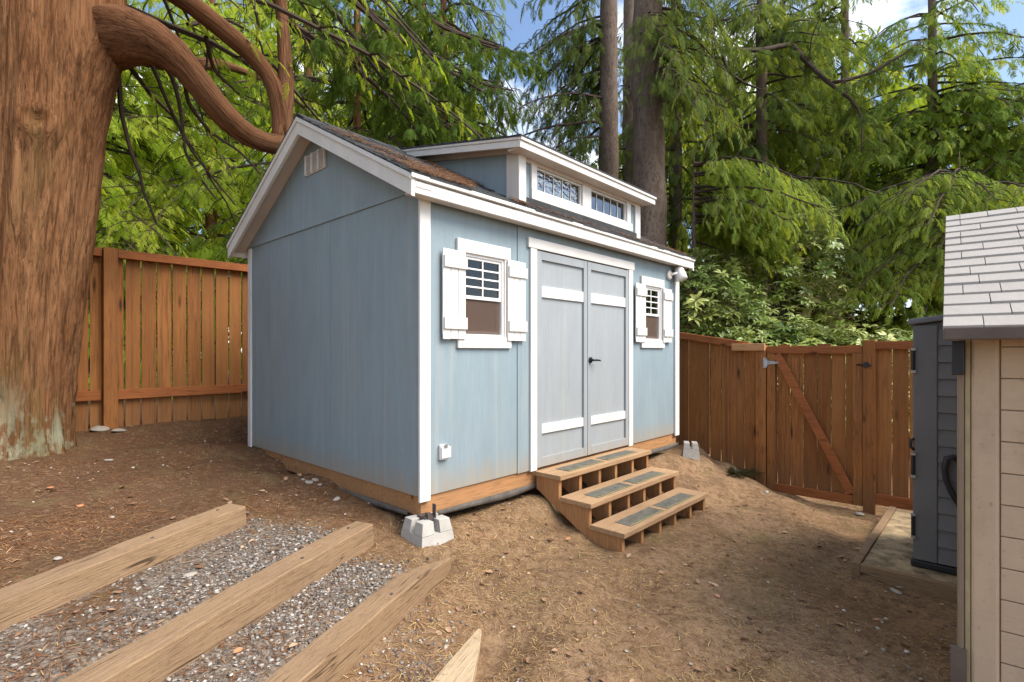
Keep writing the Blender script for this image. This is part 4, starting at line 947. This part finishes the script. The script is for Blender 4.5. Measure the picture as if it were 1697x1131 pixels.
for i in range(len(H) - 1):
    for j in range(SEG): a = i * SEG + j; b = i * SEG + (j + 1) % SEG; m.f.append((a, b, b + SEG, a + SEG))
m.bk = list(m.v); tr = m.build('trunk', M['bark'], bc, smooth=True)
def loc(pts): return [tuple(Vector(p) - Vector(bc.location)) for p in pts]
L1 = [at(20, 150, 4.80), at(98, 92, 4.72), at(182, 54, 4.62), at(262, 62, 4.58), at(312, 112, 4.65), at(352, 170, 4.8), at(395, 217, 5.0), at(435, 238, 5.2), at(465, 240, 5.35), at(492, 236, 5.45)]
trunk_mesh(loc(L1), [.25, .27, .255, .185, .136, .115, .105, .098, .094, .085], 22, .09, 9).build('limb', M['bark2'], bc, smooth=True)
L4 = [at(461, 244, 5.33), at(472, 200, 5.4), at(475, 140, 5.45), at(470, 60, 5.5), at(464, 0, 5.5), at(460, -200, 5.5)]
trunk_mesh(loc(L4), [.095, .082, .075, .066, .058, .04], 16, .07, 8).build('limb', M['bark2'], bc, smooth=True)
L2 = [at(150, -90, 4.7), at(250, -40, 4.85), at(320, 8, 5.0), at(385, 62, 5.15), at(432, 103, 5.3), at(455, 140, 5.35), at(468, 190, 5.38), at(466, 232, 5.36)]
trunk_mesh(loc(L2), [.17, .12, .098, .09, .085, .083, .085, .085], 16, .07, 8).build('limb', M['bark2'], bc, smooth=True)
L3 = [at(185, 60, 5.0), at(235, 95, 5.6), at(290, 108, 6.2), at(370, 105, 6.8), at(430, 130, 7.4)]
trunk_mesh(loc(L3), [.14, .11, .085, .06, .035], 12, .08, 6).build('limb', M['bark2'], bc, smooth=True)
cr = Crown()
def whip(pts, r0, c, ss=.24, dens=.10, tint=.5, start=.15, prob=.75):
    ps = [Vector(at(*p)) for p in pts]; fine = []
    for i in range(len(ps) - 1):
        for j in range(5): fine.append(ps[i].lerp(ps[i + 1], j / 5) + Vector((random.gauss(0, .01), random.gauss(0, .01), random.gauss(0, .01))))
    fine.append(ps[-1]); n = len(fine)
    for _ in range(2): fine = [fine[0]] + [(fine[i - 1] + fine[i] * 2 + fine[i + 1]) / 4 for i in range(1, n - 1)] + [fine[-1]]
    c.wood.tube(fine, [r0 * (1 - .75 * i / n) + .003 for i in range(n)], 6, False)
    for i in range(int(n * start), n):
        if random.random() < prob:
            a = random.uniform(0, 6.28); L = random.uniform(.25, .65); p = fine[i]; tp = [p, p + Vector((math.cos(a) * L * .5, math.sin(a) * L * .5, -L * .15)), p + Vector((math.cos(a) * L, math.sin(a) * L, -L * .5))]
            c.wood.tube(tp, [.006, .005, .003], 3, False)
            for _ in range(int(L / dens) + 1):
                g_ = random.uniform(.25, 1); pp = tp[0].lerp(tp[2], g_); aa = a + random.uniform(-1, 1)
                c.add(tuple(pp), (math.cos(aa), math.sin(aa), -random.uniform(.4, 1.2)), (random.gauss(0, .4), random.gauss(0, .4), 1), ss * random.uniform(.7, 1.2), min(1, max(0, tint + random.gauss(0, .25))))
for pts in ([(195, 105, 5.0), (200, 190, 5.2), (225, 270, 5.3), (243, 330, 5.4), (260, 372, 5.5)], [(250, 70, 4.9), (288, 130, 5.3), (303, 200, 5.5), (302, 245, 5.5), (335, 300, 5.7), (358, 330, 5.8)],
            [(300, 90, 4.9), (310, 170, 5.4), (345, 215, 5.7), (400, 255, 5.9), (432, 290, 6.0)], [(220, 60, 5.0), (255, 115, 5.3), (285, 190, 5.6), (330, 270, 5.9), (390, 340, 6.1)],
            [(340, 60, 5.3), (355, 120, 5.6), (400, 160, 5.8), (440, 180, 6.0)], [(330, 0, 5.4), (345, 60, 5.6), (340, 130, 5.8)],
            [(420, 0, 5.4), (430, 40, 5.5), (425, 75, 5.6)], [(310, 40, 5.3), (370, 30, 5.7), (430, 60, 6.2), (440, 110, 6.4)]):
    whip(pts, .022, cr, .15, .09, .45, .3, .38)
cr2 = Crown()
for pts in ([(478, -40, 6.2), (545, 10, 6.6), (610, 90, 7.0), (665, 140, 7.3), (745, 192, 7.6), (800, 225, 7.8)], [(480, 40, 6.0), (545, 75, 6.5), (600, 120, 7.0), (660, 175, 7.4), (700, 235, 7.6)],
            [(560, -20, 6.5), (650, 60, 7.0), (735, 100, 7.5), (800, 140, 8.0), (850, 150, 8.3)], [(640, -40, 7), (720, 40, 7.5), (800, 70, 8), (880, 95, 8.4)]):
    for _ in range(2): whip([(a_ + random.uniform(-25, 25) * _, b_ + random.uniform(-25, 25) * _, c_ + _ * .3) for a_, b_, c_ in pts], .034, cr2, .20, .045, .45, .12, .95)
# drooping boughs high on the trunk, reaching right and back
for i in range(12):
    z = random.uniform(4.6, 6.6); a = random.uniform(-.2, 1.9); cr.bough((TC[0] + .4, TC[1] + .1, z), a, random.uniform(2.4, 4.0), .15, random.uniform(.35, .7), .035, .22, .8, .17, .10, .35, .7, .5)
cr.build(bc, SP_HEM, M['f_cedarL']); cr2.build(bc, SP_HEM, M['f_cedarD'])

def conifer(name, label, px, Y, wpx, zb=None, mat='f_fir', temps=SP_FINE, bark='firbark', top=14, nb=26, z0=4, z1=11, ln=(1.5, 3), azs=(0, 6.28), rise=.05, droop=.4, ss=.30, dens=.15, spacing=.24, tl=.8, hang=.7, tint=.45, lean=0, group=None, extra=(), cat='tree'):
    x, y, _ = at(px, 0, Y); r = wpx / F * Y / 2; z = (gz(x, y) if zb is None else zb) - .1
    e = empty(name, (x, y, z), 0, label, cat, group); pts = [(0, 0, 0), (0.01, 0, .5), (lean * .25, 0, (top - z) * .25), (lean * .5, 0, (top - z) * .5), (lean, 0, top - z)]
    trunk_mesh(pts, [r * 1.35, r * 1.08, r * 1.0, r * .88, r * (.5 if top > 10 else .08)], 16, .05, 8).build('trunk', M[bark], e, smooth=True)
    c = Crown()
    for i in range(nb):
        zz = random.uniform(z0, z1); a = random.uniform(*azs); L = random.uniform(*ln) * (1 - .35 * (zz - z0) / max(.1, (z1 - z0)))
        f = (zz - z) / (top - z); c.bough((x + lean * f, y, zz), a, L, rise, random.uniform(.6, 1.3) * droop, .012 + .008 * L, spacing, tl, ss, dens, .15, hang, tint + random.gauss(0, .12), twig=Y < 11.8)
    for (px1, py1, Y1, a, L, kw) in extra: c.bough(at(px1, py1, Y1), a, L, **kw)
    c.build(e, temps, M[mat]); return e

# --- cedars behind the left fence, backlight put into their lighter leaf colour
G1 = 'cedars and firs behind the shed'
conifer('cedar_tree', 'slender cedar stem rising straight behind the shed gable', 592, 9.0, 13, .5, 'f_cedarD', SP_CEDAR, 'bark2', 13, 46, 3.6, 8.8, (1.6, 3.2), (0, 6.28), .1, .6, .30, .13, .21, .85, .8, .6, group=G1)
conifer('cedar_tree', 'bright green cedar over the left fence, nearest the big trunk', 150, 10.5, 24, .8, 'f_cedarL', SP_CEDAR, 'bark2', 13, 80, 2.0, 8.5, (1.8, 3.6), (-1.6, 1.6), .1, .55, .36, .14, .22, .9, .75, .62, group=G1)
conifer('cedar_tree', 'bright green cedar over the left fence, close to the shed gable', 350, 12.5, 18, .8, 'f_cedarL', SP_CEDAR, 'bark2', 14, 85, 2.6, 10.0, (2.0, 3.6), (0, 6.28), .1, .5, .40, .16, .24, .95, .75, .66, group=G1)
conifer('cedar_tree', 'yellow-green cedar farthest back behind the shed gable', 510, 16.0, 16, .8, 'f_cedarL', SP_CEDAR, 'bark2', 16, 75, 3.0, 12.5, (2.4, 4.2), (0, 6.28), .1, .5, .50, .21, .3, 1.1, .7, .8, group=G1)
conifer('cedar_tree', 'yellow-green cedar behind the dark drooping one over the roof', 700, 15.5, 16, .6, 'f_cedarL', SP_CEDAR, 'bark2', 16, 75, 3.0, 11.5, (2.2, 3.8), (0, 6.28), .1, .5, .50, .21, .3, 1.1, .7, .7, group=G1)
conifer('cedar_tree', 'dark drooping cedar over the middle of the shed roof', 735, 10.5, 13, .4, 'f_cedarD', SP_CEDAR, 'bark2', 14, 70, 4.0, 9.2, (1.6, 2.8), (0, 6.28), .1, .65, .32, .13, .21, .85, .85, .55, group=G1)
# --- firs right of the dormer
conifer('fir_tree', 'straight fir trunk just right of the dormer, thinner of the front pair', 1009, 11.0, 33, .2, 'f_fir', SP_FINE, 'firbark', 16, 30, 6.0, 9.8, (1.4, 2.9), (1.7, 3.7), .0, .55, .32, .11, .18, .75, 1.1, .45, group=G1)
conifer('fir_tree', 'thickest fir trunk behind the right end of the shed roof', 1074, 9.6, 56, .2, 'f_fir', SP_FINE, 'firbark', 15, 26, 6.3, 9.0, (.8, 1.9), (4.4, 6.9), .0, .8, .30, .10, .17, .7, 1.3, .66, group=G1)
conifer('fir_tree', 'grey fir trunk half hidden between the front pair', 1044, 14.0, 26, .2, 'f_fir', SP_FINE, 'firbark', 17, 26, 5.0, 11.5, (1.2, 2.4), (0, 6.28), .0, .5, .36, .14, .22, .8, .9, .5, group=G1)
conifer('fir_tree', 'slim fir trunk right of the thickest one', 1120, 14.5, 22, .2, 'f_fir', SP_FINE, 'firbark', 17, 55, 4.4, 12, (1.4, 3.0), (0, 6.28), .0, .5, .38, .14, .22, .85, .9, .5, group=G1)
conifer('fir_tree', 'dark fir with a long crooked bare limb, right of centre', 1262, 12.5, 19, .0, 'f_fir', SP_FINE, 'firbark', 17, 75, 3.6, 10.3, (1.6, 3.4), (0, 6.28), .0, .5, .38, .13, .2, .95, .85, .55, group=G1)
conifer('fir_tree', 'thin fir stem close behind the crooked-limbed fir', 1297, 15.0, 13, .0, 'f_fir', SP_FINE, 'firbark', 17, 70, 3.2, 12.5, (1.8, 3.6), (0, 6.28), .0, .5, .44, .16, .24, 1.0, .85, .55, group=G1)
conifer('fir_tree', 'yellow-green fir between the crooked-limbed fir and the right cedar', 1400, 14.0, 15, -.1, 'f_hem', SP_CEDAR, 'firbark', 16, 85, 2.6, 11.5, (1.8, 3.4), (0, 6.28), .0, .5, .44, .17, .25, 1.0, .85, .5, group=G1)
conifer('cedar_tree', 'broad light green cedar above the grey-roofed shed', 1545, 12.4, 15, -.1, 'f_hem', SP_CEDAR, 'firbark', 15, 96, 2.2, 9.8, (1.8, 3.4), (2.2, 6.6), .05, .55, .38, .14, .22, .95, .85, .5, group=G1)
conifer('cedar_tree', 'cedar at the right edge above the shingled roof', 1720, 11.5, 30, -.1, 'f_hem', SP_CEDAR, 'bark2', 15, 60, 2.4, 7.6, (1.6, 3.0), (1.2, 5.2), .05, .55, .36, .14, .23, .9, .85, .6, group=G1)
# --- added trees outside the picture, left of and behind the camera: they shade the gable side and show in the window panes
G2 = 'added shade cedars outside the picture'
for (tx, ty, lab) in ((-7.0, 0.5, 'added shade cedar left of the yard, outside the picture'), (-5.5, -5.0, 'added shade cedar behind the camera to the left, outside the picture')):
    e = empty('cedar_tree', (tx, ty, 0), 0, lab, 'tree', G2); trunk_mesh([(0, 0, -.2), (0, 0, 1), (0, 0, 6), (0, 0, 13)], [.5, .4, .3, .08], 12, .06, 7).build('trunk', M['bark2'], e, smooth=True)
    c = Crown()
    for i in range(42): zz = random.uniform(1.5, 12); c.bough((tx, ty, zz), random.uniform(0, 6.28), random.uniform(2, 3.6) * (1 - .055 * zz), .1, .5, .03,   .5, 1.1, .8, .42, .12, .7, .5, twig=False)
    c.build(e, SP_FAR, M['f_cedarD'])
# --- hemlock boughs sweeping down behind the gate
kw = dict(rise=.12, droop=.5, r0=.025, spacing=.11, tl=.85, ss=.25, dens=.08, start=.10, hang=.95, tint=.68, tv=.25)
def hx(px, Y, n, y0, y1, a0, a1, l0, l1): return [(px, random.uniform(y0, y1), Y, random.uniform(a0, a1), random.uniform(l0, l1), kw) for _ in range(n)]
conifer('hemlock_tree', 'feathery light green hemlock sweeping down beside the shed roof', 1150, 9.3, 12, .1, 'f_hem', SP_HEM, 'firbark', 5.2, 4, 3.3, 4.6, (1.2, 2.0), (-1.2, 1.0), .05, .5, .26, .1, .15, .8, .9, .62, extra=hx(1150, 9.3, 16, 270, 370, -1.25, .5, 1.2, 2.3), group='hemlocks above the gate')
conifer('hemlock_tree', 'feathery light green hemlock hanging over the gate and dark cabinet', 1590, 9.4, 12, -.1, 'f_hem', SP_HEM, 'firbark', 5.2, 6, 3.0, 4.2, (1.0, 1.8), (1.8, 4.8), .05, .5, .26, .1, .15, .8, .9, .62, extra=hx(1590, 9.4, 24, 285, 430, 2.6, 4.7, 1.2, 2.7), group='hemlocks above the gate')
# crooked bare limb of the dark fir
fir = [o for o in bpy.data.objects if o.get('label', '').startswith('dark fir')][0]
def bare(pts, rad): MB_ = trunk_mesh([tuple(Vector(at(*p)) - fir.location) for p in pts], rad, 10, .08, 5); MB_.build('limb', M['twig'], fir, smooth=True)
cr = Crown()
for pts in ([(1330, 95, 10.4), (1375, 140, 9.8), (1415, 165, 9.6), (1430, 195, 9.5), (1428, 250, 9.4)], [(1300, 76, 10.9), (1260, 84, 10.6), (1215, 83, 10.2), (1172, 73, 10.0)], [(1380, 138, 9.8), (1440, 125, 9.6), (1490, 95, 9.5), (1530, 68, 9.4)], [(1340, 100, 10.3), (1345, 60, 10.2), (1370, 10, 10.1)]): whip(pts, .015, cr, .26, .08, .4, .1, .95)
cr.build(fir, SP_FINE, M['f_fir'])
bare([(1265, 60, 12.3), (1310, 72, 11.0), (1335, 100, 10.4), (1375, 140, 9.8), (1415, 165, 9.6), (1430, 195, 9.5), (1428, 250, 9.4)], [.075, .06, .048, .036, .025, .016, .008])
bare([(1310, 74, 11.0), (1260, 84, 10.6), (1215, 83, 10.2), (1172, 73, 10.0)], [.055, .045, .034, .02]); bare([(1195, 80, 10.1), (1205, 120, 9.9), (1230, 138, 9.8), (1265, 150, 9.7)], [.035, .028, .02, .01])
bare([(1380, 138, 9.8), (1440, 125, 9.6), (1490, 95, 9.5), (1530, 68, 9.4)], [.035, .028, .02, .01])

# --- rhododendrons behind the right-hand fence
def rhodo(px, Y, w, h, zb, n, label, tint):
    Y -= .45; tint += .08
    x, y, _ = at(px, 0, Y); e = empty('rhododendron', (x, y, zb), 0, label, 'shrub', 'rhododendrons behind the gate fence'); c = Crown()
    for i in range(9):
        a = random.uniform(0, 6.28); L = random.uniform(.5, .9); p = [(x, y, zb), (x + math.cos(a) * w * .3 * L, y + math.sin(a) * w * .3 * L, zb + h * .5), (x + math.cos(a + .3) * w * .7 * L, y + math.sin(a + .3) * w * .7 * L, zb + h * .85 * L)]
        c.wood.tube(p, [.035, .025, .01], 6, False)
    for i in range(n):
        u_ = random.uniform(0, 6.28); ph_ = math.acos(random.uniform(-.35, 1)); r_q = random.uniform(.62, 1.05) ** .6
        lump = 1 + .22 * mn.noise(Vector((math.cos(u_) * 2.2, math.sin(u_) * 2.2, ph_ * 2 + px)))
        d = (math.sin(ph_) * math.cos(u_), math.sin(ph_) * math.sin(u_), math.cos(ph_))
        p = (x + d[0] * w * r_q * lump, y + d[1] * w * r_q * lump, zb + h * .45 + d[2] * h * .55 * r_q * lump)
        up = (d[0] * .7 + random.gauss(0, .25), d[1] * .7 + random.gauss(0, .25), .75)
        c.add(p, (random.gauss(0, 1), random.gauss(0, 1), 0), up, random.uniform(.13, .20), min(1, max(0, tint + .25 * mn.noise(Vector(p) * 1.7) + random.gauss(0, .2))))
    c.build(e, SP_RHO, M['f_rhodo'])
rhodo(1165, 9.2, 1.0, 3.0, .2, 800, 'tall rhododendron just right of the shed corner', .5)
rhodo(1275, 8.4, .95, 2.15, -.05, 850, 'rhododendron directly behind the gate hinges', .55)
rhodo(1395, 8.0, .95, 2.0, -.1, 850, 'sunlit rhododendron behind the gate latch', .66)
rhodo(1290, 10.5, 1.2, 4.9, 0, 800, 'tallest rhododendron, rising between the two hemlocks', .45)
rhodo(1500, 8.2, .9, 2.0, -.1, 500, 'rhododendron behind the dark cabinet', .6)

# --- low dark plant by the fence
x, y, _ = at(1222, 0, 6.35); e = empty('low_plant', (x, y, gz(x, y)), 0, 'low dark bristly plant at the fence foot by the gate', 'plant'); c = Crown()
for i in range(150):
    a = random.uniform(0, 6.28); r_q = random.uniform(0, .17); c.add((x + math.cos(a) * r_q * 1.3, y + math.sin(a) * r_q, gz(x, y) + .02), (math.cos(a), math.sin(a), random.uniform(.2, 1.2)), (0, 0, 1), random.uniform(.06, .12), random.uniform(0, .2))
c.build(e, SP_FINE, m_leaf('dry_plant', (.045, .045, .022), (.075, .068, .032), (.10, .09, .05), .2))

# --- far wood closing the view
c = Crown()
for i in range(7600):
    a = random.uniform(-1.0, 1.0); d = random.uniform(18, 30); x, y = math.sin(a) * d, math.cos(a) * d
    hmax = 13 + 5 * mn.noise(Vector((x * .16, y * .16, 1))) - 6.5 * math.exp(-((a - .07) / .13) ** 2) - 3.5 * math.exp(-((a - .78) / .10) ** 2); z = random.uniform(0, 1) ** .8 * hmax
    c.add((x, y, z), (random.gauss(0, 1), random.gauss(0, 1), random.uniform(-1.4, -.2)), (random.gauss(0, .6), random.gauss(0, .6), 1), random.uniform(.8, 1.6), min(1, max(0, .55 + .2 * (a < -.05) + .55 * mn.noise(Vector((x * .3, y * .3, z * .4))) + random.gauss(0, .18))))
e = empty('far_wood_root'); c.build(e, SP_FAR, M['f_far'], False); fw = e.children[0]; fw.parent = None; fw.name = 'far_wood'; bpy.data.objects.remove(e)
tag(fw, 'far green wood closing the view behind the fences', 'trees', kind='stuff')
